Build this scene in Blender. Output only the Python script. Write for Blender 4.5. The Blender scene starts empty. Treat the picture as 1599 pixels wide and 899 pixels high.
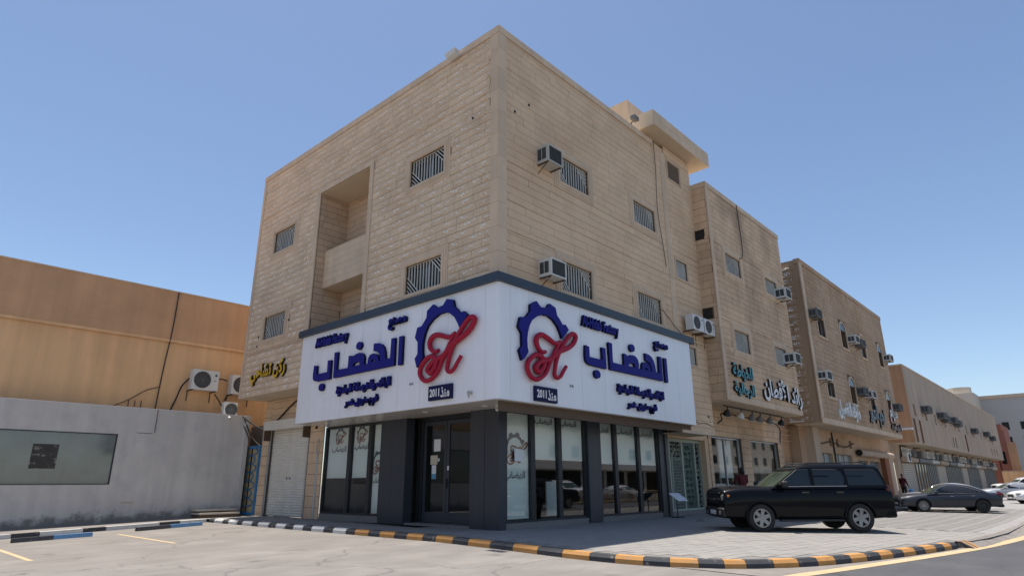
import bpy, bmesh, math, random, unicodedata
from mathutils import Vector, Matrix, noise
from mathutils.geometry import delaunay_2d_cdt
random.seed(7)
S = bpy.context.scene
COL = S.collection
R = math.radians

# ------------------------------------------------------------------ camera
cd = bpy.data.cameras.new('camera'); cam = bpy.data.objects.new('camera', cd); COL.objects.link(cam)
cam.matrix_world = Matrix(((0.673947, -0.218366, -0.705771, -13.86),
                           (-0.738764, -0.205603, -0.641838, -13.17),
                           (-0.004953, 0.953962, -0.299887, 1.30), (0, 0, 0, 1)))
cd.sensor_width = 36.0; cd.sensor_fit = 'HORIZONTAL'; cd.lens = 21.804
cd.clip_start = 0.1; cd.clip_end = 3000
S.camera = cam
# ------------------------------------------------------------------ sky and sun
SUN_DIR = Vector((0.88, 3.1, 16.1)).normalized()
elev = math.asin(SUN_DIR.z); azim = math.atan2(SUN_DIR.x, SUN_DIR.y)
w = bpy.data.worlds.new('World'); S.world = w; w.use_nodes = True
nt = w.node_tree; bg = nt.nodes['Background']
sky = nt.nodes.new('ShaderNodeTexSky'); sky.sky_type = 'NISHITA'; sky.sun_disc = False
sky.sun_elevation = elev; sky.sun_rotation = azim
sky.air_density = 1.0; sky.dust_density = 0.9; sky.ozone_density = 1.6; sky.altitude = 600
nt.links.new(sky.outputs[0], bg.inputs[0]); bg.inputs[1].default_value = 0.084
sd = bpy.data.lights.new('sun', 'SUN'); sun = bpy.data.objects.new('sun', sd); COL.objects.link(sun)
sun.rotation_euler = (-SUN_DIR).to_track_quat('-Z', 'Y').to_euler()
sd.energy = 3.6; sd.angle = R(0.53); sd.color = (1.0, 0.93, 0.84)
S.view_settings.view_transform = 'Standard'; S.view_settings.look = 'None'
S.view_settings.exposure = 0.86; S.view_settings.gamma = 1.0
S.cycles.max_bounces = 8; S.cycles.diffuse_bounces = 4

# ------------------------------------------------------------------ materials
def mat(name, col, rough=0.7, metal=0.0, var=0.0, vscale=1.0, bump=0.0, bscale=20.0, rnd=0.0, spec=0.5,
        col2=None, c2scale=0.5, c2lo=0.45, c2hi=0.7, streak=0.0, coat=0.0, fine=0.0, joint=None):
    m = bpy.data.materials.new(name); m.use_nodes = True
    n = m.node_tree; p = n.nodes['Principled BSDF']
    p.inputs['Base Color'].default_value = (*col, 1); p.inputs['Roughness'].default_value = rough
    p.inputs['Metallic'].default_value = metal; p.inputs['Specular IOR Level'].default_value = spec
    if coat: p.inputs['Coat Weight'].default_value = coat; p.inputs['Coat Roughness'].default_value = 0.04
    L = n.links.new
    def node(t, **k):
        x = n.nodes.new(t)
        for a, b in k.items(): setattr(x, a, b)
        return x
    geo = node('ShaderNodeNewGeometry')
    pos = geo.outputs['Position']
    cur = None
    def rgb(c):
        x = node('ShaderNodeRGB'); x.outputs[0].default_value = (*c, 1); return x.outputs[0]
    if var or col2 or rnd or streak or fine:
        cur = rgb(col)
    def tex(scale, detail=5, vec=pos, rough_=0.6):
        t = node('ShaderNodeTexNoise'); t.inputs['Scale'].default_value = scale
        t.inputs['Detail'].default_value = detail; t.inputs['Roughness'].default_value = rough_
        L(vec, t.inputs['Vector']); return t.outputs['Fac']
    def ramp(f, a, b, ca, cb):
        r = node('ShaderNodeMapRange'); r.inputs[1].default_value = a; r.inputs[2].default_value = b
        r.inputs[3].default_value = ca; r.inputs[4].default_value = cb; L(f, r.inputs[0]); return r.outputs[0]
    def mix(f, a, b, bt='MIX'):
        x = node('ShaderNodeMix', data_type='RGBA', blend_type=bt)
        if isinstance(f, float): x.inputs[0].default_value = f
        else: L(f, x.inputs[0])
        L(a, x.inputs[6]); L(b, x.inputs[7]); return x.outputs[2]
    def scalec(c, f):
        v = node('ShaderNodeVectorMath', operation='SCALE'); L(c, v.inputs[0]); L(f, v.inputs['Scale']); return v.outputs[0]
    if col2: cur = mix(ramp(tex(c2scale, 6), c2lo, c2hi, 0, 1), cur, rgb(col2))
    if var: cur = scalec(cur, ramp(tex(vscale, 6), 0.25, 0.75, 1 - var, 1 + var))
    if fine: cur = scalec(cur, ramp(tex(bscale * 1.7, 3), 0.3, 0.7, 1 - fine, 1 + fine))
    if streak:
        mp = node('ShaderNodeMapping'); mp.inputs['Scale'].default_value = (2.2, 2.2, 0.12); L(pos, mp.inputs[0])
        cur = scalec(cur, ramp(tex(1.0, 6, mp.outputs[0]), 0.35, 0.75, 1 + streak * .4, 1 - streak))
    if rnd:
        oi = node('ShaderNodeObjectInfo')
        at = node('ShaderNodeAttribute', attribute_name='tone')
        ad = node('ShaderNodeMath', operation='ADD'); L(oi.outputs['Random'], ad.inputs[0]); L(at.outputs['Fac'], ad.inputs[1])
        fr = node('ShaderNodeMath', operation='FRACT'); L(ad.outputs[0], fr.inputs[0])
        cur = scalec(cur, ramp(fr.outputs[0], 0, 1, 1 - rnd, 1 + rnd))
    if cur is not None: L(cur, p.inputs['Base Color'])
    if bump:
        b = node('ShaderNodeBump'); b.inputs['Strength'].default_value = 1.0; b.inputs['Distance'].default_value = bump
        L(tex(bscale, 6), b.inputs['Height']); L(b.outputs[0], p.inputs['Normal'])
    return m

def add_damp(m, z0, h, col):
    '''rising damp: a stain that climbs the foot of the wall with a ragged edge'''
    n = m.node_tree; p = n.nodes['Principled BSDF']; src = p.inputs['Base Color'].links[0].from_socket
    g_ = n.nodes.new('ShaderNodeNewGeometry'); sx = n.nodes.new('ShaderNodeSeparateXYZ'); n.links.new(g_.outputs['Position'], sx.inputs[0])
    t = n.nodes.new('ShaderNodeTexNoise'); t.inputs['Scale'].default_value = 2.2; t.inputs['Detail'].default_value = 8; t.inputs['Roughness'].default_value = .7; n.links.new(g_.outputs['Position'], t.inputs['Vector'])
    def mth(op, a, b):
        x = n.nodes.new('ShaderNodeMath'); x.operation = op
        for k, q in enumerate((a, b)):
            if isinstance(q, float): x.inputs[k].default_value = q
            else: n.links.new(q, x.inputs[k])
        return x.outputs[0]
    slope = mth('MULTIPLY', mth('ADD', sx.outputs['X'], 2.3), -.025)
    lvl = mth('ADD', mth('ADD', sx.outputs['Z'], slope), mth('MULTIPLY', t.outputs['Fac'], -1.3))
    r = n.nodes.new('ShaderNodeMapRange'); n.links.new(lvl, r.inputs[0]); r.inputs[1].default_value = z0 - .65 + h; r.inputs[2].default_value = z0 - .65 - .02; r.inputs[3].default_value = 0; r.inputs[4].default_value = .85
    x = n.nodes.new('ShaderNodeMix'); x.data_type = 'RGBA'; n.links.new(r.outputs[0], x.inputs[0]); n.links.new(src, x.inputs[6]); x.inputs[7].default_value = (*col, 1)
    n.links.new(x.outputs[2], p.inputs['Base Color'])

def add_cracks(m, scale=.16, dark=.62, width=.012):
    '''meandering cracks, tar patches and oil spots'''
    n = m.node_tree; p = n.nodes['Principled BSDF']; src = p.inputs['Base Color'].links[0].from_socket
    N = n.nodes.new; L = n.links.new
    g_ = N('ShaderNodeNewGeometry'); t = N('ShaderNodeTexNoise'); t.inputs['Scale'].default_value = 1.1; t.inputs['Detail'].default_value = 6; L(g_.outputs['Position'], t.inputs['Vector'])
    a = N('ShaderNodeVectorMath'); a.operation = 'MULTIPLY_ADD'; L(t.outputs['Color'], a.inputs[0]); a.inputs[1].default_value = (1.6, 1.6, 0); L(g_.outputs['Position'], a.inputs[2])
    v = N('ShaderNodeTexVoronoi'); v.feature = 'DISTANCE_TO_EDGE'; v.inputs['Scale'].default_value = scale; L(a.outputs[0], v.inputs['Vector'])
    r = N('ShaderNodeMapRange'); L(v.outputs['Distance'], r.inputs[0]); r.inputs[1].default_value = 0; r.inputs[2].default_value = width * scale * 4; r.inputs[3].default_value = dark; r.inputs[4].default_value = 1
    t2 = N('ShaderNodeTexNoise'); t2.inputs['Scale'].default_value = .9; t2.inputs['Detail'].default_value = 4; L(g_.outputs['Position'], t2.inputs['Vector'])
    r2 = N('ShaderNodeMapRange'); L(t2.outputs['Fac'], r2.inputs[0]); r2.inputs[1].default_value = .66; r2.inputs[2].default_value = .74; r2.inputs[3].default_value = 1; r2.inputs[4].default_value = .72
    mp = N('ShaderNodeMapping'); mp.inputs['Rotation'].default_value = (0, 0, .5); mp.inputs['Scale'].default_value = (.25, 2.6, 1); L(g_.outputs['Position'], mp.inputs[0])
    t3 = N('ShaderNodeTexNoise'); t3.inputs['Scale'].default_value = 1.2; t3.inputs['Detail'].default_value = 5; L(mp.outputs[0], t3.inputs['Vector'])
    r3 = N('ShaderNodeMapRange'); L(t3.outputs['Fac'], r3.inputs[0]); r3.inputs[1].default_value = .35; r3.inputs[2].default_value = .7; r3.inputs[3].default_value = .93; r3.inputs[4].default_value = 1.08
    m1 = N('ShaderNodeMath'); m1.operation = 'MULTIPLY'; L(r.outputs[0], m1.inputs[0]); L(r2.outputs[0], m1.inputs[1])
    m2 = N('ShaderNodeMath'); m2.operation = 'MULTIPLY'; L(m1.outputs[0], m2.inputs[0]); L(r3.outputs[0], m2.inputs[1])
    s_ = N('ShaderNodeVectorMath'); s_.operation = 'SCALE'; L(src, s_.inputs[0]); L(m2.outputs[0], s_.inputs['Scale']); L(s_.outputs[0], p.inputs['Base Color'])

def glass_mat(name, tint=(0.8, 0.86, 0.84), refl=0.10):
    m = bpy.data.materials.new(name); m.use_nodes = True; n = m.node_tree; n.nodes.clear()
    o = n.nodes.new('ShaderNodeOutputMaterial'); t = n.nodes.new('ShaderNodeBsdfTransparent'); t.inputs[0].default_value = (*tint, 1)
    g = n.nodes.new('ShaderNodeBsdfGlossy'); g.inputs['Roughness'].default_value = 0.015; g.inputs[0].default_value = (.95, .97, 1, 1)
    f = n.nodes.new('ShaderNodeFresnel'); f.inputs[0].default_value = 1.5
    a = n.nodes.new('ShaderNodeMath'); a.operation = 'ADD'; a.inputs[1].default_value = refl
    x = n.nodes.new('ShaderNodeMixShader')
    n.links.new(f.outputs[0], a.inputs[0]); n.links.new(a.outputs[0], x.inputs[0]); n.links.new(t.outputs[0], x.inputs[1]); n.links.new(g.outputs[0], x.inputs[2])
    n.links.new(x.outputs[0], o.inputs[0]); return m

M = {}
M['stone_rough'] = mat('rough_split_stone', (0.74, 0.56, 0.385), 0.9, var=0.06, vscale=0.9, bump=0.03, bscale=14, rnd=0.06, fine=.10, col2=(0.64, 0.465, 0.31), c2scale=0.6)
M['stone'] = mat('tooled_beige_stone', (0.73, 0.53, 0.35), 0.9, var=0.06, vscale=0.8, bump=0.010, bscale=22, rnd=0.04, fine=.07, col2=(0.64, 0.44, 0.28), c2scale=0.45)
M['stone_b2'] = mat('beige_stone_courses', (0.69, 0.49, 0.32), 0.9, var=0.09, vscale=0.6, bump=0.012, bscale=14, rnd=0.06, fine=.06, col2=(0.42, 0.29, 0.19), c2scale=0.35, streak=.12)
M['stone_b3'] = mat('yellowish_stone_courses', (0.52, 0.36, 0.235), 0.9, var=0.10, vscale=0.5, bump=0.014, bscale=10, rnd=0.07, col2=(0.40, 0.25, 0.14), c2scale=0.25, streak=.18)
M['painted_glint'] = mat('painted_glint_stone', (0.96, 0.92, 0.85), 0.6)  # near-white colour stands in for sunlit glints on shaded stone
M['trim'] = mat('dressed_trim_stone', (0.66, 0.50, 0.35), 0.85, var=0.08, vscale=1.5, bump=0.004, bscale=30, rnd=.06, streak=.12)
M['grout'] = mat('grout', (0.13, 0.09, 0.062), 0.95, bump=0.004)
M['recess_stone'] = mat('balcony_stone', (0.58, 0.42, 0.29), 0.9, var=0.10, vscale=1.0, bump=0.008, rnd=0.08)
M['soffit_plaster'] = mat('soffit_plaster', (0.62, 0.50, 0.36), 0.9, var=0.08, bump=0.004)
M['iron_white'] = mat('painted_window_bars', (0.58, 0.57, 0.52), 0.5, metal=0.0, var=.1)
M['window_dark'] = mat('dark_window_glass', (0.010, 0.012, 0.012), 0.10, spec=0.18)
M['alu'] = mat('aluminium', (0.45, 0.46, 0.46), 0.4, metal=0.7)
M['sign_white'] = mat('white_composite_panel', (0.88, 0.89, 0.92), 0.3, var=0.03, vscale=0.7, streak=.05)
M['sign_gap'] = mat('panel_gap', (0.25, 0.25, 0.26), 0.7)
M['cap'] = mat('dark_blue_metal_cap', (0.028, 0.046, 0.068), 0.45, var=.1, streak=.1)
M['blue'] = mat('royal_blue_letter', (0.012, 0.014, 0.20), 0.6, spec=.2)
M['blue_side'] = mat('letter_return', (0.006, 0.007, 0.045), 0.7, spec=.15)
M['crimson'] = mat('crimson_letter', (0.38, 0.012, 0.04), 0.5, spec=.25)
M['navy'] = mat('navy_plate', (0.010, 0.012, 0.06), 0.6, spec=.2)
M['white'] = mat('white_paint', (0.8, 0.8, 0.8), 0.5)
M['soffit_metal'] = mat('grey_soffit_panel', (0.66, 0.62, 0.57), 0.25, metal=0.1, var=.05)
M['col_dark'] = mat('charcoal_cladding', (0.040, 0.047, 0.060), 0.38, var=0.08, vscale=.6, streak=.15)
M['frame_dark'] = mat('charcoal_frame', (0.022, 0.025, 0.030), 0.42)
M['shopglass'] = glass_mat('shop_glass', (0.93, 0.97, 0.95), 0.05)
M['doorglass'] = glass_mat('door_glass', (0.35, 0.38, 0.38), 0.03)
M['blind'] = mat('roller_blind', (0.90, 0.93, 0.90), 0.8, var=.05)
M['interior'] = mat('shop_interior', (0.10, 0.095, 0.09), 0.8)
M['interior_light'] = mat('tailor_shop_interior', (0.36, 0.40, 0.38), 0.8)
M['wood'] = mat('brown_wood', (0.22, 0.11, 0.05), 0.6, var=.2, vscale=3)
M['print_grey'] = mat('blind_print_grey', (0.10, 0.11, 0.14), 0.8)
M['print_red'] = mat('blind_print_red', (0.35, 0.12, 0.08), 0.8)
M['paper'] = mat('paper', (0.75, 0.77, 0.8), 0.7)
M['cyan'] = mat('cyan_print', (0.1, 0.35, 0.5), 0.6)
M['shutter'] = mat('cream_roller_shutter', (0.74, 0.70, 0.61), 0.5, var=.06, vscale=2, streak=.12)
M['granite'] = mat('grey_granite', (0.20, 0.19, 0.18), 0.7, var=.2, vscale=12, bump=.002)
M['brown_plaster'] = mat('brown_stucco', (0.66, 0.38, 0.21), 0.95, var=0.12, vscale=0.55, bump=0.006, bscale=35, streak=.12, fine=.05)
M['ochre_plaster'] = mat('ochre_stucco', (0.84, 0.51, 0.265), 0.95, var=0.09, vscale=0.35, bump=0.005, bscale=35, streak=.15, col2=(0.76, 0.44, 0.22), c2scale=.25)
M['orange_plaster'] = mat('orange_stucco', (0.52, 0.30, 0.17), 0.95, var=0.12, vscale=0.35, bump=0.006, streak=.2)
M['grey_wall'] = mat('grey_painted_wall', (0.60, 0.56, 0.52), 0.9, var=0.08, vscale=0.9, bump=0.004, bscale=18, streak=.13, col2=(0.49, 0.465, 0.45), c2scale=1.2, c2lo=.52, c2hi=.8)
add_damp(M['grey_wall'], .12, .25, (0.19, 0.175, 0.16))
M['grey_stain'] = mat('damp_stained_render', (0.20, 0.18, 0.165), 0.95, var=.3, vscale=3, bump=.006)
M['poster'] = mat('dark_photo_print', (0.035, 0.028, 0.024), 0.4, col2=(0.50, 0.42, 0.36), c2scale=4.5, c2lo=.54, c2hi=.68, var=.4, vscale=3)
M['tint_glass'] = mat('greenish_mirror_film', (0.16, 0.175, 0.165), 0.08, var=.2, vscale=1.0, spec=1.0)
M['gate_blue'] = mat('blue_painted_steel', (0.04, 0.20, 0.40), 0.5, var=.2, vscale=4)
M['gate_pattern'] = mat('gold_brown_ironwork', (0.45, 0.35, 0.20), 0.6, var=.3, vscale=6)
M['green_light'] = mat('pale_green_metal', (0.36, 0.41, 0.34), 0.5, var=.1, vscale=4)
M['green_dark'] = mat('dark_green_metal', (0.05, 0.10, 0.075), 0.5, var=.15, vscale=4)
M['black_gap'] = mat('shade_black', (0.01, 0.012, 0.012), 0.8)
M['ac_beige'] = mat('ac_casing', (0.48, 0.47, 0.42), 0.5, var=.08, vscale=3)
M['ac_white'] = mat('white_ac_casing', (0.66, 0.66, 0.63), 0.45, var=.06, vscale=3)
M['ac_dark'] = mat('ac_grille', (0.05, 0.053, 0.055), 0.6)
M['ac_mid'] = mat('ac_fan_guard', (0.17, 0.17, 0.17), 0.6)
M['rust'] = mat('rusty_bracket', (0.10, 0.06, 0.04), 0.85)
M['cable'] = mat('black_cable', (0.02, 0.018, 0.016), 0.6)
M['asphalt'] = mat('dusty_asphalt', (0.200, 0.184, 0.168), 0.92, var=0.09, vscale=0.5, bump=0.004, bscale=60, fine=.10, col2=(0.255, 0.236, 0.216), c2scale=0.8, c2lo=.45, c2hi=.75)
add_cracks(M['asphalt'])
M['road'] = mat('street_asphalt', (0.066, 0.066, 0.073), 0.85, var=0.10, vscale=0.4, bump=0.004, bscale=70, fine=.10, col2=(0.088, 0.087, 0.09), c2scale=0.5)
add_cracks(M['road'], .12, .75)
M['gutter'] = mat('dusty_gutter', (0.22, 0.198, 0.18), 0.95, var=.2, vscale=2.5, bump=.01, bscale=25, fine=.1)
M['paver'] = mat('grey_paver', (0.258, 0.246, 0.230), 0.9, var=0.08, vscale=0.8, bump=0.003, bscale=50, rnd=0.04, fine=.06)
M['paver_bed'] = mat('paver_joint_sand', (0.21, 0.198, 0.182), 0.95, bump=.002)
M['lot'] = mat('block_paved_lot', (0.27, 0.263, 0.257), 0.9, var=0.10, vscale=0.5, bump=0.006, bscale=30, fine=.08)
M['kerb_orange'] = mat('orange_kerb_paint', (0.50, 0.25, 0.075), 0.8, col2=(0.27, 0.235, 0.20), c2scale=5.5, c2lo=.60, c2hi=.72, var=.10, vscale=4, bump=.003, fine=.08)
M['kerb_black'] = mat('black_kerb_paint', (0.045, 0.048, 0.055), 0.75, col2=(0.27, 0.235, 0.20), c2scale=5.5, c2lo=.60, c2hi=.72, var=.2, vscale=4, bump=.003)
M['kerb_white'] = mat('white_kerb_paint', (0.62, 0.62, 0.60), 0.8, col2=(0.27, 0.235, 0.20), c2scale=5.5, c2lo=.60, c2hi=.72, var=.08, vscale=4, bump=.003)
M['stop_blue'] = mat('blue_kerb_paint', (0.10, 0.22, 0.40), 0.75, var=.12, vscale=4)
M['line_yellow'] = mat('yellow_road_paint', (0.50, 0.375, 0.215), 0.85, var=.15, vscale=3, col2=(0.40, 0.36, 0.30), c2scale=3, c2lo=.55, c2hi=.7)
M['sand'] = mat('sandy_ground', (0.42, 0.36, 0.29), 0.95, var=.12, vscale=.2)
M['yellow'] = mat('yellow_letter', (0.75, 0.45, 0.02), 0.4)
M['black'] = mat('black_return', (0.01, 0.01, 0.01), 0.5)
M['teal'] = mat('teal_letter', (0.02, 0.22, 0.26), 0.4)
M['steelblue'] = mat('slate_letter', (0.08, 0.12, 0.17), 0.4)
M['maroon'] = mat('maroon_letter', (0.13, 0.02, 0.04), 0.4)
M['b4'] = mat('beige_stucco', (0.50, 0.385, 0.285), 0.95, var=.07, vscale=.3, bump=.005, streak=.22, fine=.04)
M['redbrown'] = mat('red_brown_stucco', (0.33, 0.13, 0.09), 0.95, var=.1)
M['rust_brown'] = mat('rust_brown_paint', (0.27, 0.10, 0.045), 0.85, var=.15)
M['paleblock'] = mat('pale_grey_block', (0.47, 0.45, 0.43), 0.95, var=.06, vscale=.2)
M['cream'] = mat('cream_render', (0.60, 0.53, 0.43), 0.95, var=.05)
M['car_black'] = mat('black_car_paint', (0.004, 0.0045, 0.007), 0.35, coat=.28, spec=.06)
M['car_grey'] = mat('dark_grey_car_paint', (0.035, 0.039, 0.05), 0.35, metal=.2, coat=.4, spec=.25)
M['car_white'] = mat('white_car_paint', (0.75, 0.76, 0.78), 0.3, coat=.6)
M['car_silver'] = mat('silver_car_paint', (0.45, 0.46, 0.47), 0.3, metal=.4, coat=.6)
M['car_glass'] = mat('tinted_car_glass', (0.008, 0.012, 0.012), 0.03, spec=.6)
M['screen'] = glass_mat('windscreen_glass', (0.62, 0.72, 0.66), 0.10)
M['tyre'] = mat('tyre_rubber', (0.018, 0.018, 0.018), 0.85)
M['rim'] = mat('alloy_rim', (0.27, 0.27, 0.28), 0.3, metal=.75)
M['rim_dark'] = mat('dark_alloy', (0.03, 0.03, 0.032), 0.4, metal=.3)
M['chrome'] = mat('chrome', (0.6, 0.6, 0.62), 0.15, metal=1)
M['plastic'] = mat('black_trim_plastic', (0.015, 0.015, 0.016), 0.6)
M['lens'] = mat('headlamp_lens', (0.22, 0.24, 0.23), 0.10, spec=.8)
M['amber'] = mat('amber_lens', (0.55, 0.17, 0.02), 0.2)
M['red_lens'] = mat('red_lens', (0.09, 0.004, 0.006), 0.2)
M['seat'] = mat('car_interior_beige', (0.22, 0.20, 0.16), 0.8)
M['skin'] = mat('skin', (0.22, 0.11, 0.065), 0.6)
M['hair'] = mat('black_hair', (0.008, 0.007, 0.007), 0.6)
M['shirt'] = mat('maroon_cloth', (0.10, 0.010, 0.016), 0.85, var=.15, vscale=12)
M['trouser'] = mat('black_cloth', (0.012, 0.012, 0.014), 0.9)
M['bag'] = mat('blue_plastic_bag', (0.10, 0.32, 0.65), 0.4)
M['lamp_white'] = mat('white_lamp_housing', (0.65, 0.64, 0.6), 0.4)

# ------------------------------------------------------------------ mesh helpers
class Frame:
    """local (u right, v up, w outwards) on a facade"""
    def __init__(s, o, u, v):
        s.o = Vector(o); s.u = Vector(u); s.v = Vector(v); s.w = s.u.cross(s.v)
    def p(s, a, b, c=0.0): return s.o + s.u * a + s.v * b + s.w * c
WORLD = Frame((0, 0, 0), (1, 0, 0), (0, 1, 0))
FL = Frame((-1.35, 0, 0), (0, -1, 0), (0, 0, 1))      # stone facade on the left street, u = -y
FR = Frame((0, -1.25, 0), (1, 0, 0), (0, 0, 1))       # stone facade on the right street, u = x
SL = Frame((-1.60, 0, 0), (0, -1, 0), (0, 0, 1))      # sign planes
SR = Frame((0, -1.49, 0), (1, 0, 0), (0, 0, 1))
GL = Frame((0, 0, 0), (0, -1, 0), (0, 0, 1))          # ground floor planes
GR = Frame((0, 0, 0), (1, 0, 0), (0, 0, 1))

class MB:
    def __init__(s): s.v = []; s.f = []; s.m = []; s.t = []; s.tone = 0.0; s.sm = False
    def face(s, pts, mi=0):
        b = len(s.v); s.v += [Vector(p) for p in pts]; s.f.append(tuple(range(b, b + len(pts)))); s.m.append(mi); s.t.append(s.tone)
    def box(s, a0, a1, b0, b1, c0, c1, fr=WORLD, mi=0, skip=()):
        P = [fr.p(a, b, c) for c in (c0, c1) for b in (b0, b1) for a in (a0, a1)]
        b = len(s.v); s.v += P
        F = dict(bottom=(0, 2, 3, 1), top=(4, 5, 7, 6), y0=(0, 1, 5, 4), y1=(2, 6, 7, 3), x0=(0, 4, 6, 2), x1=(1, 3, 7, 5))
        for k, q in F.items():
            if k in skip: continue
            s.f.append(tuple(b + i for i in q)); s.m.append(mi); s.t.append(s.tone)
    def hexa(s, P, mi=0):
        b = len(s.v); s.v += [Vector(p) for p in P]
        for q in ((0, 2, 3, 1), (4, 5, 7, 6), (0, 1, 5, 4), (2, 6, 7, 3), (0, 4, 6, 2), (1, 3, 7, 5)):
            s.f.append(tuple(b + i for i in q)); s.m.append(mi); s.t.append(s.tone)
    def tube(s, pts, r, n=8, mi=0, caps=True, rs=None, flat=None):
        pts = [Vector(p) for p in pts]; rings = []
        prev = None
        for i, p in enumerate(pts):
            t = (pts[min(i + 1, len(pts) - 1)] - pts[max(i - 1, 0)]).normalized()
            if prev is None:
                a = Vector((0, 0, 1)) if abs(t.z) < .9 else Vector((1, 0, 0))
                x = t.cross(a).normalized()
            else:
                x = (prev - t * prev.dot(t)).normalized()
            prev = x; y = t.cross(x)
            rr = rs[i] if rs else r
            b = len(s.v)
            for k in range(n):
                an = 2 * math.pi * k / n
                s.v.append(p + (x * math.cos(an) + y * math.sin(an)) * rr)
            rings.append(b)
        for a, b in zip(rings, rings[1:]):
            for k in range(n):
                s.f.append((a + k, a + (k + 1) % n, b + (k + 1) % n, b + k)); s.m.append(mi); s.t.append(s.tone)
        if caps:
            s.f.append(tuple(rings[0] + k for k in range(n))[::-1]); s.m.append(mi); s.t.append(s.tone)
            s.f.append(tuple(rings[-1] + k for k in range(n))); s.m.append(mi); s.t.append(s.tone)
    def prism(s, poly, fr, w0, w1, mi=0, mside=None, holes=()):
        """polygon (u,v) extruded along w, with holes"""
        loops = [poly] + list(holes)
        vs = []; es = []
        for lp in loops:
            b = len(vs); vs += [Vector(p) for p in lp]; es += [(b + i, b + (i + 1) % len(lp)) for i in range(len(lp))]
        rv, _, rf, *_r = delaunay_2d_cdt(vs, es, [], 2 if holes else 1, 1e-5)
        def inside(c, lp):
            r = False; j = len(lp) - 1
            for i in range(len(lp)):
                if (lp[i][1] > c[1]) != (lp[j][1] > c[1]) and c[0] < (lp[j][0] - lp[i][0]) * (c[1] - lp[i][1]) / (lp[j][1] - lp[i][1]) + lp[i][0]: r = not r
                j = i
            return r
        rv, _, rf, *_r = delaunay_2d_cdt(vs, es, [], 0, 1e-5)
        b = len(s.v)
        s.v += [fr.p(q[0], q[1], w1) for q in rv] + [fr.p(q[0], q[1], w0) for q in rv]; n = len(rv)
        for f in rf:
            c = sum((rv[i] for i in f), Vector((0, 0))) / len(f)
            if not inside(c, poly) or any(inside(c, h) for h in holes): continue
            s.f.append(tuple(b + i for i in f)); s.m.append(mi); s.t.append(s.tone)
            s.f.append(tuple(b + n + i for i in reversed(f))); s.m.append(mi); s.t.append(s.tone)
        ms = mi if mside is None else mside
        for lp in loops:
            for i in range(len(lp)):
                p, q = lp[i], lp[(i + 1) % len(lp)]
                s.face([fr.p(*p, w0), fr.p(*q, w0), fr.p(*q, w1), fr.p(*p, w1)], ms)
    def disc(s, c, r, fr, w0, w1, n=20, mi=0, mside=None, rv=None):
        s.prism([(c[0] + r * math.cos(2 * math.pi * k / n), c[1] + (rv or r) * math.sin(2 * math.pi * k / n)) for k in range(n)], fr, w0, w1, mi, mside)
    def mesh(s, name, mats, off=Vector((0, 0, 0)), smooth=None, recalc=True):
        me = bpy.data.meshes.new(name)
        me.from_pydata([v - off for v in s.v], [], s.f)
        for m_ in mats: me.materials.append(m_)
        me.polygons.foreach_set('material_index', s.m)
        a = me.attributes.new('tone', 'FLOAT', 'FACE'); a.data.foreach_set('value', s.t)
        if recalc:
            bm = bmesh.new(); bm.from_mesh(me)
            if smooth is not None: bmesh.ops.remove_doubles(bm, verts=bm.verts, dist=1e-4)
            bmesh.ops.recalc_face_normals(bm, faces=bm.faces); bm.to_mesh(me); bm.free()
        if smooth is not None:
            me.polygons.foreach_set('use_smooth', [True] * len(me.polygons))
            try: me.set_sharp_from_angle(angle=R(smooth))
            except Exception: pass
        return me
    def build(s, name, mats, parent=None, label=None, cat=None, group=None, kind=None, smooth=None, recalc=True):
        if not isinstance(mats, (list, tuple)): mats = [mats]
        if parent is None:
            xs = [v.x for v in s.v]; ys = [v.y for v in s.v]; zs = [v.z for v in s.v]
            off = Vector(((min(xs) + max(xs)) / 2, (min(ys) + max(ys)) / 2, min(zs)))
        else: off = wloc(parent)
        o = bpy.data.objects.new(name, s.mesh(name, mats, off, smooth, recalc)); COL.objects.link(o)
        if parent is None: o.location = off
        else: o.parent = parent
        tag(o, label, cat, group, kind); return o
def wloc(p):
    v = Vector((0, 0, 0))
    while p is not None: v += p.location; p = p.parent
    return v
def tag(o, label=None, cat=None, group=None, kind=None):
    if label: o['label'] = label
    if cat: o['category'] = cat
    if group: o['group'] = group
    if kind: o['kind'] = kind
    return o
def empty(name, loc, label=None, cat=None, group=None, kind=None, rz=0):
    o = bpy.data.objects.new(name, None); COL.objects.link(o); o.location = loc; o.rotation_euler = (0, 0, rz)
    o.empty_display_size = .2
    return tag(o, label, cat, group, kind)
def part(name, mats, parent, *boxes, fr=WORLD, label=None, smooth=None):
    m = MB()
    for b in boxes: m.box(*b, fr=fr)
    return m.build(name, mats, parent, label=label, smooth=smooth)
def evaluated(o):
    dg = bpy.context.evaluated_depsgraph_get(); return bpy.data.meshes.new_from_object(o.evaluated_get(dg))
def copy_tree(o, parent=None):
    c = o.copy(); COL.objects.link(c)
    if parent is not None: c.parent = parent
    for ch in list(o.children): copy_tree(ch, c)
    return c
def catmull(P, n=8, closed=False):
    P = [Vector(p) for p in P]; o = []
    Q = ([P[-1]] + P + P[:2]) if closed else ([2 * P[0] - P[1]] + P + [2 * P[-1] - P[-2]])
    for i in range(1, len(Q) - 2):
        a, b, c, d = Q[i - 1:i + 3]
        for k in range(n):
            t = k / n; o.append(.5 * ((2 * b) + (c - a) * t + (2 * a - 5 * b + 4 * c - d) * t * t + (3 * b - a - 3 * c + d) * t ** 3))
    if not closed: o.append(P[-1])
    return o

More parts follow.
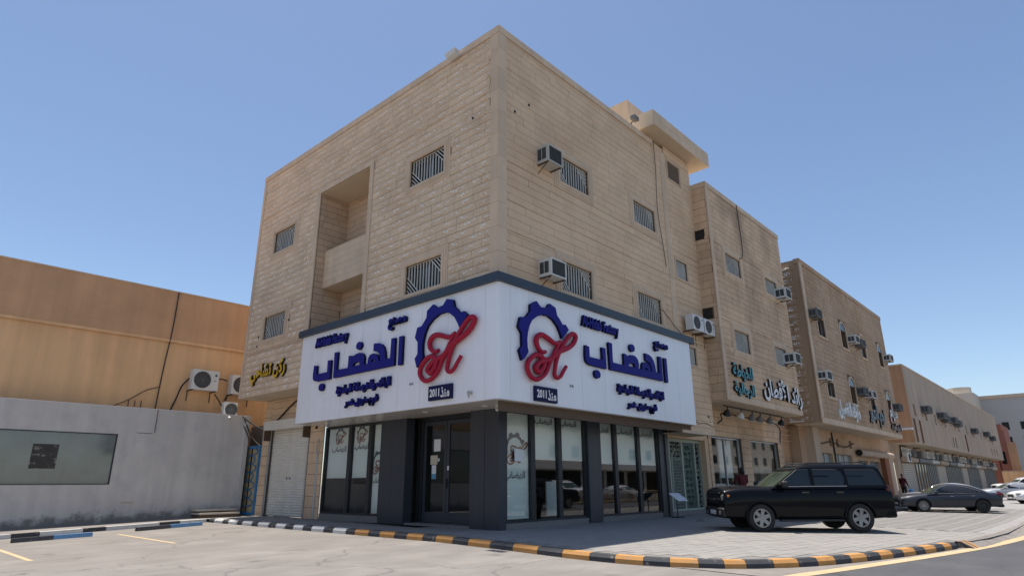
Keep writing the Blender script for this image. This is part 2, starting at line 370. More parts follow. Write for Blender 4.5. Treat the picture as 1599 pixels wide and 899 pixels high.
# ------------------------------------------------------------------ arabic shaping for sign lettering
FORMS = {}
for cp in range(0xFE70, 0xFEFD):
    d = unicodedata.decomposition(chr(cp)).split()
    if len(d) >= 2 and d[0] in ('<isolated>', '<initial>', '<medial>', '<final>'):
        FORMS[(''.join(chr(int(x, 16)) for x in d[1:]), d[0][1:4])] = chr(cp)
def shape(t):
    out = []; i = 0; toks = []
    while i < len(t):
        if t[i] == '\u0644' and i + 1 < len(t) and (t[i:i + 2], 'iso') in FORMS: toks.append(t[i:i + 2]); i += 2
        else: toks.append(t[i]); i += 1
    for k, c in enumerate(toks):
        def joins_next(x): return (x, 'ini') in FORMS
        def ar(x): return (x, 'iso') in FORMS
        prev = k > 0 and joins_next(toks[k - 1]) and (c, 'fin') in FORMS
        nxt = k + 1 < len(toks) and ar(toks[k + 1]) and (toks[k + 1], 'fin') in FORMS and joins_next(c)
        key = 'med' if prev and nxt else 'fin' if prev else 'ini' if nxt else 'iso'
        out.append(FORMS.get((c, key), c))
    return ''.join(out)[::-1]
def text_mesh(body, arabic=True, extrude=0.05, bold=0.02, res=3):
    c = bpy.data.curves.new('t', 'FONT'); c.body = shape(body) if arabic else body
    c.extrude = extrude; c.offset = bold; c.resolution_u = res
    o = bpy.data.objects.new('t', c); COL.objects.link(o); me = evaluated(o)
    bpy.data.objects.remove(o); bpy.data.curves.remove(c); return me
def text_on(name, body, fr, u0, u1, v0, v1, w, depth, mface, mside, parent, arabic=True, bold=0.02, res=2, shear=0.0, label=None, cat=None, group=None):
    """lettering stretched to the rectangle it has on the wall"""
    me = text_mesh(body, arabic, 0.5, bold, res)
    xs = [v.co.x for v in me.vertices]; ys = [v.co.y for v in me.vertices]
    x0, x1, y0, y1 = min(xs), max(xs), min(ys), max(ys)
    m = MB()
    P = []
    for v in me.vertices:
        a = (v.co.x - x0) / (x1 - x0); b = (v.co.y - y0) / (y1 - y0)
        P.append(fr.p(u0 + (u1 - u0) * a, v0 + (v1 - v0) * b + shear * a, w + depth * (v.co.z + .5)))
    m.v = P
    for f in me.polygons:
        m.f.append(tuple(f.vertices)); m.m.append(0 if abs(f.normal.z) > .5 else 1); m.t.append(0)
    bpy.data.meshes.remove(me)
    return m.build(name, [mface, mside], parent, label=label, cat=cat, group=group, recalc=False)

# ------------------------------------------------------------------ ground heights
def cl(a, lo, hi): return max(lo, min(hi, a))
def sm(t): t = cl(t, 0, 1); return t * t * (3 - 2 * t)
def zr(x, y): return -.15 + .02 * cl(y, -12, 0) + .025 * cl(x + 2.3, -9, 0)
def zp(x, y): return .02 * cl(y, -12, 0) - .13 * sm((x - 7) / 14) * cl(-y / 5, 0, 1) + .025 * cl(x + 2.3, -9, 0)
def sheet(name, outline, hf, m, step, z=0.0, **k):
    """triangulated sheet inside an outline, following a height function"""
    xs = [p[0] for p in outline]; ys = [p[1] for p in outline]
    def inside(c):
        r = False; j = len(outline) - 1
        for i in range(len(outline)):
            if (outline[i][1] > c[1]) != (outline[j][1] > c[1]) and c[0] < (outline[j][0] - outline[i][0]) * (c[1] - outline[i][1]) / (outline[j][1] - outline[i][1]) + outline[i][0]: r = not r
            j = i
        return r
    vs = [Vector(p) for p in outline]; es = [(i, (i + 1) % len(vs)) for i in range(len(vs))]
    x = math.ceil(min(xs) / step) * step
    while x < max(xs):
        y = math.ceil(min(ys) / step) * step
        while y < max(ys):
            if inside((x + .001, y + .0013)): vs.append(Vector((x + .001, y + .0013)))
            y += step
        x += step
    rv, _, rf, *_r = delaunay_2d_cdt(vs, es, [], 0, 1e-5)
    mb = MB(); mb.v = [Vector((p[0], p[1], hf(p[0], p[1]) + z)) for p in rv]
    for f in rf:
        c = sum((rv[i] for i in f), Vector((0, 0))) / 3
        if inside(c): mb.f.append(tuple(f)); mb.m.append(0); mb.t.append(0)
    o = mb.build(name, m, recalc=False, **k)
    for p in o.data.polygons:
        if p.normal.z < 0: p.flip()
    return o
# wide terrain, far sandy ground, then asphalt
g = MB()
gx = [-400, -150, -60, -30, -20, -14, -11.3, -9, -7, -5, -3.5, -2.3, 0, 5, 10, 20, 40, 100, 200, 400, 900]
gy = [-400, -150, -60, -30, -20, -16, -12, -10, -8, -6, -4, -2, 0, 3, 6, 10, 14, 18, 30, 60, 150, 400]
for i in range(len(gx) - 1):
    for j in range(len(gy) - 1):
        g.face([(x, y, zr(x, y) - .004) for x, y in ((gx[i], gy[j]), (gx[i + 1], gy[j]), (gx[i + 1], gy[j + 1]), (gx[i], gy[j + 1]))])
g.build('ground', M['asphalt'], kind='structure', recalc=False)

KP = [(-2.3, 14.1), (-2.3, 11), (-2.3, 8), (-2.3, 5), (-2.3, 2), (-2.3, 0), (-2.3, -2.5), (-2.38, -4.2), (-2.3, -5.5), (-1.98, -6.54), (-1.48, -7.36),
      (-1.05, -7.76), (-.58, -8.09), (0, -8.4), (.85, -8.74), (2, -9.08), (3.1, -9.36), (4.9, -9.75), (6.5, -10.05)]
kpath = catmull(KP, 12)
ks = [0.0]
for a, b in zip(kpath, kpath[1:]): ks.append(ks[-1] + (b - a).length)
def kpt(s):
    s = cl(s, 0, ks[-1])
    for i in range(len(ks) - 1):
        if ks[i + 1] >= s:
            t = (s - ks[i]) / (ks[i + 1] - ks[i]); p = kpath[i].lerp(kpath[i + 1], t)
            d = (kpath[i + 1] - kpath[i]).normalized(); return p, Vector((-d.y, d.x))
    return kpath[-1], Vector((0, 1))
bounds = [0.0, 0.48, 1.25, 1.76, 2.51, 2.94, 3.7, 4.18, 4.96, 5.48, 6.14, 6.69, 7.3, 7.85, 8.57, 9.11, 9.82, 10.3, 10.99, 11.54, 12.22, 12.78, 13.45, 13.99,
          14.64, 15.21, 15.97, 16.73, 17.51, 18.25, 18.96, 19.56, 20.16, 20.68, 21.23, 21.72, 22.16, 22.76, 23.36, 23.89, 24.43, 24.97, 25.56, 26.1,
          26.65, 27.15, 27.75, 28.26, 28.87, 29.38, 29.84, 30.2]
def kerb_stone(m, s0, s1, h=.15, n=2, top=.16, ch=.06, j=.004):
    secs = []
    for k in range(n + 1):
        s_ = s0 + j + (s1 - s0 - 2 * j) * k / n; p, nn = kpt(s_)
        z0 = zr(p.x, p.y)
        q = lambda off, z: Vector((p.x + nn.x * off, p.y + nn.y * off, z0 + z))
        secs.append([q(0, -.08), q(.012, h - .065), q(ch, h), q(top + ch, h + .004), q(top + ch, -.08)])
    b = len(m.v)
    for s_ in secs: m.v += s_
    for k in range(n):
        for i in range(5):
            a = b + k * 5; m.f.append((a + i, a + (i + 1) % 5, a + 5 + (i + 1) % 5, a + 5 + i)); m.m.append(0); m.t.append(0)
    m.f.append(tuple(b + i for i in range(5))); m.m.append(0); m.t.append(0)
    m.f.append(tuple(b + n * 5 + i for i in range(5))[::-1]); m.m.append(0); m.t.append(0)
kerb = empty('kerb', (-2.3, 0, -.15), kind='structure')
for i in range(len(bounds) - 1):
    m = MB(); kerb_stone(m, bounds[i], bounds[i + 1])
    if i % 2 == 0: c = M['kerb_black']
    else: c = M['kerb_white'] if i < 16 else M['kerb_orange']
    m.build('kerb_stone', c, kerb)
# kerb along the grey wall on the left, painted in white and worn grey
m2 = empty('kerb', (-5.6, 13.6, -.15), kind='structure')
A, B = Vector((-2.32, 14.25)), Vector((-12.0, 12.75)); d = (B - A).normalized(); nn = Vector((-d.y, d.x)) * -1
pos = 0; cols = [('kerb_white', 1.1), ('kerb_black', .8), ('kerb_white', 1.2), ('kerb_white', .7), ('kerb_black', .75), ('kerb_white', 1.3), ('kerb_black', .8), ('kerb_white', .9), ('kerb_white', 1.1), ('kerb_white', 1.0)]
for c, L_ in cols:
    m = MB(); P = []
    for s_ in (pos + .005, pos + L_ - .005):
        for off in (0, .2):
            q = A + d * s_ + nn * off
            for z in (-.05, .13): P.append(Vector((q.x, q.y, zr(q.x, q.y) + z)))
    P = [P[0], P[4], P[2], P[6], P[1], P[5], P[3], P[7]]
    m.hexa(P); m.build('kerb_stone', M[c], m2); pos += L_

# paved surfaces
kin = [kpt(s_)[0] + kpt(s_)[1] * .2 for s_ in [i * .6 for i in range(51)]]
low = [(7.4, -10.25), (9, -10.45), (12, -10.6), (20, -10.5), (40, -10.5), (110, -10.5)]
outl = [(p.x, p.y) for p in kin] + low + [(110, 3.0), (15, 3), (-.5, 3.0), (.5, 14.2)]
sheet('pavement', outl, zp, M['paver_bed'], 1.0, z=-.008, kind='structure')
sheet('pavement', [(-2.4, 14.35), (.6, 14.0), (.6, 16.1), (-12, 16.1), (-12, 12.95)], zp, M['gutter'], 1.0, z=-.03, kind='structure')
pav_parent = bpy.data.objects['pavement']
# paving slabs: individually near the sunlit corner, joined further away
def in_poly(c, lp):
    r = False; j = len(lp) - 1
    for i in range(len(lp)):
        if (lp[i][1] > c[1]) != (lp[j][1] > c[1]) and c[0] < (lp[j][0] - lp[i][0]) * (c[1] - lp[i][1]) / (lp[j][1] - lp[i][1]) + lp[i][0]: r = not r
        j = i
    return r
rot = R(-6); ca, sa = math.cos(rot), math.sin(rot)
slabs = []
for j in range(-45, 60):
    for i in range(-14, 24):
        u = i * .6 + (.3 if j % 2 else 0) + random.uniform(-.004, .004); v = j * .3
        cs = [(u + a, v + b) for a, b in ((.006, .005), (.594, .005), (.594, .295), (.006, .295))]
        P = [(x * ca - y * sa + .5, x * sa + y * ca) for x, y in cs]
        c = (sum(p[0] for p in P) / 4, sum(p[1] for p in P) / 4)
        if c[0] > 11 or c[1] > 13.9: continue
        ins = [in_poly(p, outl) for p in P]
        if not all(ins): continue
        if c[0] > .35 and c[1] > .3: continue
        slabs.append((c, P))
camp = Vector((-13.86, -13.17))
slabs.sort(key=lambda s_: (Vector(s_[0]) - camp).length + (14 if s_[0][1] > -2.6 else 0))
stuff = MB()
for k, (c, P) in enumerate(slabs):
    m = MB() if k < 290 else stuff
    dz = random.uniform(-.0015, .0015); m.tone = random.random()
    Q = [Vector((x, y, zp(x, y) - .03)) for x, y in P] + [Vector((x, y, zp(x, y) + dz)) for x, y in P]
    m.hexa([Q[0], Q[1], Q[3], Q[2], Q[4], Q[5], Q[7], Q[6]])
    if k < 290: m.build('paving_slab', M['paver'], pav_parent)
stuff.build('paving_slabs', M['paver'], pav_parent, kind='stuff')
# block paved parking lot with rows
lot = MB(); y = -10.2; row = 0
sheet('parking_lot', [(11.05, -10.35), (14, -10.45), (20, -10.4), (110, -10.4), (110, -.1), (11.05, -.1)], zp, M['lot'], 1.5, z=-.004, kind='structure')
LT = [mat('lot_row_pale', (0.225, 0.215, 0.203), .9, var=.1, vscale=.8, fine=.06), mat('lot_row_dark', (0.195, 0.187, 0.177), .9, var=.12, vscale=.8, fine=.06)]
rows = empty('parking_lot_rows', (14, -6, -.2), kind='structure')
for k in range(15):
    y0 = -9.9 + k * .62
    for kk in range(2):
        m = MB(); yy0 = y0 + kk * .31 + .01; yy1 = yy0 + .29
        xs = [11.05 + max(0, 0) + 2.2 * q for q in range(12)]
        for a, b in zip(xs, xs[1:]): m.face([(a, yy0, zp(a, yy0) + .002), (b - .02, yy0, zp(b, yy0) + .002), (b - .02, yy1, zp(b, yy1) + .002), (a, yy1, zp(a, yy1) + .002)])
        m.build('paver_row', LT[kk], rows, recalc=False)
# street on the right, its edge line and the dusty gutter
yl = [(-14, -10.6), (-9, -9.2), (-6, -8.62), (-3.5, -8.4), (-1.55, -8.54), (.24, -8.93), (3.82, -9.69), (7.81, -10.4), (12.95, -10.95), (20, -11.3), (60, -11.6), (110, -11.7)]
ylc = catmull(yl, 6)
out_edge = [(p.x + .04, p.y - .22) for p in ylc]
sheet('road', out_edge + [(110, -30), (-14, -30)], zr, M['road'], 3.0, z=.004, kind='structure')
m = MB()
for a, b in zip(ylc, ylc[1:]):
    if a.x < -2.6: continue
    P = [(a.x, a.y), (b.x, b.y), (b.x + .03, b.y - .30), (a.x + .03, a.y - .30)]
    m.face([(x, y, zr(x, y) + .010) for x, y in P])
m.build('road_edge_line', M['line_yellow'], kind='structure', recalc=False)
gp = [(p.x, p.y - .05) for p in [kpt(16 + i * .7)[0] for i in range(21)]]
sheet('gutter', gp + [(7.2, -10.1), (9, -10.38), (12, -10.5), (20, -10.42), (40, -10.42), (40, -11.4)] + [(p.x, p.y + .02) for p in reversed(ylc) if -2.0 < p.x < 40], zr, M['gutter'], 1.5, z=.006, kind='structure')
# flush, crumbling continuation of the kerb
m = empty('kerb', (8, -10.3, -.3), kind='structure')
lk = catmull([(6.75, -10.18), (7.5, -10.3), (8.6, -10.42), (10, -10.5), (12, -10.58), (16, -10.55), (24, -10.5), (40, -10.5)], 6)
acc = 0; k = 0
for a, b in zip(lk, lk[1:]):
    n_ = Vector((-(b - a).y, (b - a).x)).normalized() * .22
    mm = MB(); t = random.uniform(.0, .02); b2 = a.lerp(b, .985)
    P = []
    for q in (a - n_ * 1.1, b2 - n_ * 1.1, a + n_, b2 + n_): P.append(Vector((q.x, q.y, zr(q.x, q.y) - .02)))
    for q in (a + n_ * .5, b2 + n_ * .5, a + n_, b2 + n_): P.append(Vector((q.x, q.y, max(zr(q.x, q.y) + .01, zp(q.x, q.y) + .004 - t * .3))))
    mm.hexa(P)
    mm.build('kerb_stone', (M['kerb_black'], M['kerb_orange'], M['gutter'])[2 if k > 3 else k % 2], m); k += 1
# parking bay lines and wheel stops
for (x0, y0, x1, y1) in ((-6.35, 11.4, -6.4, 6.4), (-9.85, 9.35, -9.9, 5.4)):
    m = MB(); n_ = 8
    for i in range(n_):
        a, b = i / n_, (i + 1) / n_; xa, ya, xb, yb = x0 + (x1 - x0) * a, y0 + (y1 - y0) * a, x0 + (x1 - x0) * b, y0 + (y1 - y0) * b
        m.face([(x, y, zr(x, y) + .001) for x, y in ((xa - .06, ya), (xa + .06, ya), (xb + .06, yb), (xb - .06, yb))])
    m.build('parking_bay_line', M['line_yellow'], kind='structure', recalc=False)
def wheel_stop(x0, y0, x1, y1, split, label):
    e = empty('wheel_stop', ((x0 + x1) / 2, (y0 + y1) / 2, zr((x0 + x1) / 2, y0)), label, 'wheel stop', 'concrete wheel stops in the parking bays')
    a, b = Vector((x0, y0)), Vector((x1, y1)); d = (b - a).normalized(); n_ = Vector((-d.y, d.x))
    L_ = (b - a).length
    for s0, s1, c in ((0, split, M['kerb_black']), (split, L_, M['stop_blue'])):
        m = MB(); V = []
        for s_ in (s0, s1 - .002):
            for off, z in ((0, 0), (.03, .12), (.17, .12), (.2, 0)):
                q = a + d * s_ + n_ * off; V.append(Vector((q.x, q.y, zr(q.x, q.y) + z)))
        m.v = V; m.f = [(0, 1, 5, 4), (1, 2, 6, 5), (2, 3, 7, 6), (0, 3, 2, 1), (4, 5, 6, 7), (0, 4, 7, 3)]; m.m = [0] * 6; m.t = [0] * 6
        m.build('block', c, e)
wheel_stop(-9.2, 11.25, -7.08, 11.42, 1.05, 'black and blue painted wheel stop nearest the left edge of the parking lot')
wheel_stop(-5.52, 12.15, -3.12, 12.65, 1.2, 'black and blue painted wheel stop beside the white end of the striped kerb')

# ------------------------------------------------------------------ walls
def cut_rect(fr, m, u0, u1, v0, v1, holes, depth, mi=0):
    """flat wall with rectangular holes and their reveals"""
    us = sorted({u0, u1} | {a for h in holes for a in h[:2] if u0 < a < u1}); vs = sorted({v0, v1} | {a for h in holes for a in h[2:4] if v0 < a < v1})
    for a, b in zip(us, us[1:]):
        for c, d_ in zip(vs, vs[1:]):
            x, y = (a + b) / 2, (c + d_) / 2
            if any(h[0] < x < h[1] and h[2] < y < h[3] for h in holes): continue
            m.face([fr.p(a, c), fr.p(b, c), fr.p(b, d_), fr.p(a, d_)], mi)
    for h in holes:
        a, b, c, d_ = h[:4]; dp = h[4] if len(h) > 4 else depth
        for p, q in (((a, c), (b, c)), ((b, c), (b, d_)), ((b, d_), (a, d_)), ((a, d_), (a, c))):
            m.face([fr.p(*p), fr.p(*q), fr.p(*q, -dp), fr.p(*p, -dp)], mi)

def stone_variant(rough, seed):
    """unit stone: x 0..1, y 0..1, z 0 (back) .. 1 (nominal front); irregular split face"""
    rnd = random.Random(seed); m = MB()
    nx, ny = (4, 2) if rough else (2, 1)
    V = []
    for j in range(ny + 1):
        for i in range(nx + 1):
            edge = i in (0, nx) or j in (0, ny)
            if rough:
                z = .62 if edge else 1.0 + rnd.uniform(-.22, .22)
                x = i / nx + (0 if i in (0, nx) else rnd.uniform(-.04, .04)); y = j / ny + (0 if j in (0, ny) else rnd.uniform(-.08, .08))
            else:
                z = 1.0 + rnd.uniform(-.1, .1) * .5; x = i / nx; y = j / ny
            V.append(Vector((x, y, z)))
    m.v = V
    for j in range(ny):
        for i in range(nx):
            a = j * (nx + 1) + i; b = a + 1; c = a + nx + 2; d_ = a + nx + 1
            if rough:
                m.f += [(a, b, c), (a, c, d_)] if rnd.random() < .5 else [(a, b, d_), (b, c, d_)]; m.m += [0, 0]
            else: m.f.append((a, b, c, d_)); m.m.append(0)
    rim = [i for i in range(nx + 1)] + [(j + 1) * (nx + 1) - 1 for j in range(1, ny + 1)] + [ny * (nx + 1) + i for i in range(nx - 1, -1, -1)] + [j * (nx + 1) for j in range(ny - 1, 0, -1)]
    b = len(m.v); m.v += [Vector((m.v[i].x, m.v[i].y, 0)) for i in rim]
    for k in range(len(rim)):
        k2 = (k + 1) % len(rim); m.f.append((rim[k2], rim[k], b + k, b + k2)); m.m.append(0)
    if rough:
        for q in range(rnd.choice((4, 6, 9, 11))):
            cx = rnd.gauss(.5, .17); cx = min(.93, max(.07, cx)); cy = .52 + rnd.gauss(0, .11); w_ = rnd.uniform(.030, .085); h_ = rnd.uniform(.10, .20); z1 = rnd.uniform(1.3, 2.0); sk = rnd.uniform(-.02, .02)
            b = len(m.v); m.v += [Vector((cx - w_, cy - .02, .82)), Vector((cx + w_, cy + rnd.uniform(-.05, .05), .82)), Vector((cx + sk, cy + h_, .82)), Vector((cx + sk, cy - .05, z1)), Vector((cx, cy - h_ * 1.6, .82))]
            m.f += [(b, b + 3, b + 2), (b + 3, b + 1, b + 2), (b, b + 4, b + 3), (b + 3, b + 4, b + 1)]; m.m += [1, 1, 0, 0]  # upper chip facets painted as if sunlit, lower ones plain stone
    tone = rnd.random(); m.t = [tone] * len(m.f)
    return m
VARS = {True: [stone_variant(True, 100 + i) for i in range(12)], False: [stone_variant(False, 200 + i) for i in range(6)]}
VMESH = {}
def stones(fr, u0, u1, v0, v1, holes, course, lmin, lmax, thick, rough, gap=.015, z0=0.0, rnd=random):
    """list of (u0,u1,v0,v1) stones laid in courses around holes"""
    out = []; v = v0; k = 0
    while v < v1 - .02:
        vt = min(v + course, v1)
        cuts = sorted({v, vt} | {h[i] for h in holes for i in (2, 3) if v + .03 < h[i] < vt - .03})
        u = u0 - rnd.uniform(0, lmax * .8); js = []
        while u < u1: js.append(u); u += rnd.uniform(lmin, lmax)
        js.append(u1 + 1)
        for a, b in zip(cuts, cuts[1:]):
            iv = [(u0, u1)]
            for h in holes:
                if h[2] < (a + b) / 2 < h[3]:
                    nv = []
                    for p, q in iv:
                        if h[1] <= p or h[0] >= q: nv.append((p, q)); continue
                        if h[0] > p: nv.append((p, h[0]))
                        if h[1] < q: nv.append((h[1], q))
                    iv = nv
            for p, q in iv:
                for s0, s1 in zip(js, js[1:]):
                    x0, x1 = max(s0, p), min(s1, q)
                    if x1 - x0 > .06: out.append((x0 + gap * .42, x1 - gap * .42, a + gap / 2, b - gap / 2))
        v = vt; k += 1
    return out
def lay(parent, fr, lst, thick, rough, material, nind, key, name='stone', w0=0.0):
    """first nind stones (sorted by key) as objects sharing mesh data, the rest one joined stuff part"""
    lst = sorted(lst, key=key); base = wloc(parent)
    rotm = Matrix((fr.u, fr.v, fr.w)).transposed().to_4x4()
    st = MB(); vs = VARS[rough]
    for k, (a, b, c, d_) in enumerate(lst):
        vi = random.randrange(len(vs)); var = vs[vi]; th = thick * random.uniform(.8, 1.25)
        if k < nind:
            kk = (rough, vi, material.name)
            if kk not in VMESH: VMESH[kk] = var.mesh('stone', [material, M['painted_glint']])
            o = bpy.data.objects.new(name, VMESH[kk]); COL.objects.link(o); o.parent = parent
            o.matrix_local = Matrix.Translation(fr.p(a, c, w0) - base) @ rotm @ Matrix.Diagonal((b - a, d_ - c, th, 1))
        else:
            n0 = len(st.v); st.v += [fr.p(a + v.x * (b - a), c + v.y * (d_ - c), w0 + v.z * th) for v in var.v]
            st.f += [tuple(i + n0 for i in f) for f in var.f]; st.m += var.m; st.t += [random.random()] * len(var.f)
    if st.v: st.build(name + 's', [material, M['painted_glint']], parent, kind='stuff', recalc=False)
CP = Vector((-13.86, -13.17, 1.3))
def near(fr): return lambda s_: (fr.p((s_[0] + s_[1]) / 2, (s_[2] + s_[3]) / 2) - CP).length

def surround(m, fr, u0, u1, v0, v1, steps=((.30, .035), (.22, .055), (.12, .075), (.045, .06))):
    prev = None
    for k, (off, w_) in enumerate(steps):
        nx = steps[k + 1][0] if k + 1 < len(steps) else 0
        a0, a1, b0, b1 = u0 - off, u1 + off, v0 - off, v1 + off
        c0, c1, d0, d1 = u0 - nx, u1 + nx, v0 - nx, v1 + nx
        m.tone = .3 + .1 * k
        m.box(a0, a1, d1, b1, -.02, w_, fr=fr); m.box(a0, a1, b0, d0, -.02, w_, fr=fr)
        m.box(a0, c0, d0, d1, -.02, w_ , fr=fr); m.box(c1, a1, d0, d1, -.02, w_, fr=fr)
def grille(m, fr, u0, u1, v0, v1, w_=-.06, nbars=15, r=.017):
    W, H = u1 - u0, v1 - v0
    # the pattern of the bars: verticals, with slanted bars filling the lower left and upper right corners
    ya = lambda u: v0 + H * .62 * (1 - (u - u0) / (W * .34))      # lower-left diagonal
    yb = lambda u: v1 - H * .62 * (1 - (u1 - u) / (W * .34))      # upper-right diagonal
    for i in range(nbars):
        u = u0 + W * (i + .5) / nbars
        lo = max(v0, ya(u)); hi = min(v1, yb(u))
        m.box(u - r, u + r, lo, hi, w_ - r, w_ + r, fr=fr)
    def bar(p, q):
        a = Vector(p); b = Vector(q); d_ = (b - a).normalized(); n_ = Vector((-d_.y, d_.x)) * r
        V = [a + n_, a - n_, b + n_, b - n_]
        m.hexa([fr.p(x.x, x.y, w_ - r + .002) for x in (V[1], V[3], V[0], V[2])] + [fr.p(x.x, x.y, w_ + r + .002) for x in (V[1], V[3], V[0], V[2])])
    for k in range(4):
        f = 1 - k * .24
        bar((u0 + .01, v0 + H * .62 * f), (u0 + W * .34 * f, v0 + .01)); bar((u1 - .01, v1 - H * .62 * f), (u1 - W * .34 * f, v1 - .01))
    m.box(u0, u1, v0, v0 + .025, w_ - .012, w_ + .012, fr=fr); m.box(u0, u1, v1 - .025, v1, w_ - .012, w_ + .012, fr=fr)
def window(parent, fr, u0, u1, v0, v1, sur=True, bars=15, depth=.24, mats=None, steps=None):
    m = MB()
    if sur: surround(m, fr, u0, u1, v0, v1, steps or ((.30, .035), (.22, .055), (.12, .075), (.045, .06)))
    else: surround(m, fr, u0, u1, v0, v1, ((.09, .05), (.04, .04)))
    wn = m.build('window', (mats or M['trim']), parent)
    p = MB(); p.box(u0, u1, v0, v1, -depth - .02, -depth, fr=fr); p.build('pane', M['window_dark'], wn)
    f = MB(); t = .04
    for a in ((u0, u1, v0, v0 + t), (u0, u1, v1 - t, v1), (u0, u0 + t, v0 + t, v1 - t), (u1 - t, u1, v0 + t, v1 - t), ((u0 + u1) / 2 - t / 2, (u0 + u1) / 2 + t / 2, v0 + t, v1 - t)):
        f.box(*a, -depth + .001, -depth + .04, fr=fr)
    f.build('frame', M['alu'], wn)
    if bars:
        gm = MB(); grille(gm, fr, u0, u1, v0, v1, nbars=bars); gm.build('grille', M['iron_white'], wn)
    return wn

# ================================================================== corner building
Bd = empty('corner_building', (5, 6, 0), 'three storey beige stone corner building above the white factory sign', 'building')
WL = [(-3.12, -1.29, 11.43, 12.45), (-3.11, -1.27, 7.4, 8.42), (-13.08, -11.26, 11.45, 12.47), (-13.17, -11.31, 7.39, 8.43)]
REC = (-9.30, -5.68, 6.9, 13.28, 1.38)
TOP = 15.95; LBOT = 4.95
WR = [(1.72, 3.44, 11.35, 12.35), (6.56, 8.27, 11.36, 12.33), (1.66, 3.40, 7.36, 8.39), (6.42, 8.23, 7.35, 8.38)]
WS = [(9.86, 10.98, 14.57, 15.46), (9.86, 10.88, 9.80, 10.63), (10.2, 11.0, 6.05, 6.80)]
XR = 12.08; YE = 14.85
m = MB()
cut_rect(FL, m, -YE, 1.25, LBOT, TOP - .25, WL + [REC], .24)
m.build('wall', M['grout'], Bd)
m = MB(); cut_rect(FR, m, -1.35, XR, 3.2, TOP - .25, WR + WS[1:] , .24); 
cut_rect(FR, m, 9.9, XR, TOP - .25, 16.14, [], .2)
m.build('wall', M['grout'], Bd)
m = MB(); m.box(-1.35, XR, -1.25, YE, 15.0, 15.6, fr=WORLD, skip=('y0', 'x0')); m.box(-1.3, XR, YE - .05, YE, 4.95, 15.6)
m.box(XR - .05, XR, -1.2, YE, 3.2, 15.6)
m.build('roof', M['soffit_plaster'], Bd)
# balcony recess: side walls, back, slab, parapet
m = MB(); a, b, c, d_, dp = REC
m.face([FL.p(a, c, -dp), FL.p(b, c, -dp), FL.p(b, d_, -dp), FL.p(a, d_, -dp)]); m.build('recess_wall', M['grout'], Bd)
SIDE = Frame((0, 9.30, 0), (-1, 0, 0), (0, 0, 1))    # left side wall of the recess, facing -y
BACK = Frame((.03, 0, 0), (0, -1, 0), (0, 0, 1))
rs = bpy.data.objects['recess_wall']
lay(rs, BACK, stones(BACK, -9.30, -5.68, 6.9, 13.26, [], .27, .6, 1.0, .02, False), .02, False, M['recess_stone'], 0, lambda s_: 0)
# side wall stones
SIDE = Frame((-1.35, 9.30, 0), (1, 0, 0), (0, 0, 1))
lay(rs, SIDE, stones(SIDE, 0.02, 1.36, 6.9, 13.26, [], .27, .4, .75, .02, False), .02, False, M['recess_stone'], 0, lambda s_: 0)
m = MB(); m.box(-1.345, .03, 5.69, 9.29, 13.255, 13.272); m.build('recess_soffit', M['soffit_plaster'], Bd)
PARF = Frame((-.95, 0, 0), (0, -1, 0), (0, 0, 1))
m = MB(); m.box(-.94, -.75, 5.68, 9.28, 9.2, 10.72); m.box(-.94, .03, 5.68, 9.28, 9.06, 9.2)
bal = m.build('balcony', M['soffit_plaster'], Bd)
lay(bal, PARF, stones(PARF, -9.27, -5.69, 9.06, 10.70, [], .27, .6, 1.1, .012, False, gap=.008), .012, False, M['trim'], 0, lambda s_: 0, w0=-.01)
# recess frame and the corner and end quoins
def quoins(parent, fr, u0, u1, v0, v1, step, w1, name='quoin'):
    v = v0
    while v < v1 - .05:
        t = min(v + step, v1); m = MB(); m.box(u0, u1, v + .004, t - .004, -.01, w1, fr=fr); m.build(name, M['trim'], parent); v = t
quoins(Bd, FL, -9.56, -9.30, 6.9, 13.28, 1.07, .05); quoins(Bd, FL, -5.68, -5.44, 6.9, 13.28, 1.07, .05)
m = MB(); m.box(-9.56, -5.44, 13.285, 13.53, -.01, .05, fr=FL); m.build('lintel', M['trim'], Bd)
quoins(Bd, FL, .93, 1.255, 7.1, 15.69, .80, .045); quoins(Bd, FR, -1.39, -1.03, 7.1, 15.69, .80, .05)
quoins(Bd, FL, -YE, -YE + .22, LBOT, 15.69, .80, .045)
quoins(Bd, FR, 9.2, 9.62, 7.2, 15.69, .80, .035)
def coping(fr, u0, u1, v, parent, h=.26, w1=.06):
    u = u0; 
    while u < u1 - .05:
        t = min(u + 1.15, u1); m = MB(); m.box(u + .003, t - .003, v, v + h, -.02, w1, fr=fr); m.build('coping_stone', M['trim'], parent); u = t
coping(FL, -YE, 1.24, 15.695, Bd); coping(FR, -1.41, 8.6, 15.695, Bd)
part('coping_back', M['trim'], Bd, (-1.33, -1.0, -1.0, YE, 15.7, 15.95), (-1.0, XR, -1.23, -1.0, 15.7, 15.95))
for h in WL: window(Bd, FL, *h, bars=12)
for h in WR: window(Bd, FR, *h, bars=12)
for h in WS: window(Bd, FR, *h, sur=False, bars=11)
hl = [(h[0] - .3, h[1] + .3, h[2] - .3, h[3] + .3) for h in WL] + [(-9.56, -5.44, 6.9, 13.53)]
slL = stones(FL, -YE + .22, .93, LBOT, 15.69, hl + [(-9.45, 1.0, 0, 6.98)], .27, .55, 1.35, .02, True)
sL = MB()
hr = [(h[0] - .3, h[1] + .3, h[2] - .3, h[3] + .3) for h in WR] + [(h[0] - .09, h[1] + .09, h[2] - .09, h[3] + .09) for h in WS] + [(9.2, 9.62, 7.2, 15.69)]
slR = stones(FR, -1.03, XR - .01, 3.2, 15.69, hr + [(-1.35, 9.95, 0, 6.98)], .27, .5, 1.1, .018, False, gap=.012)
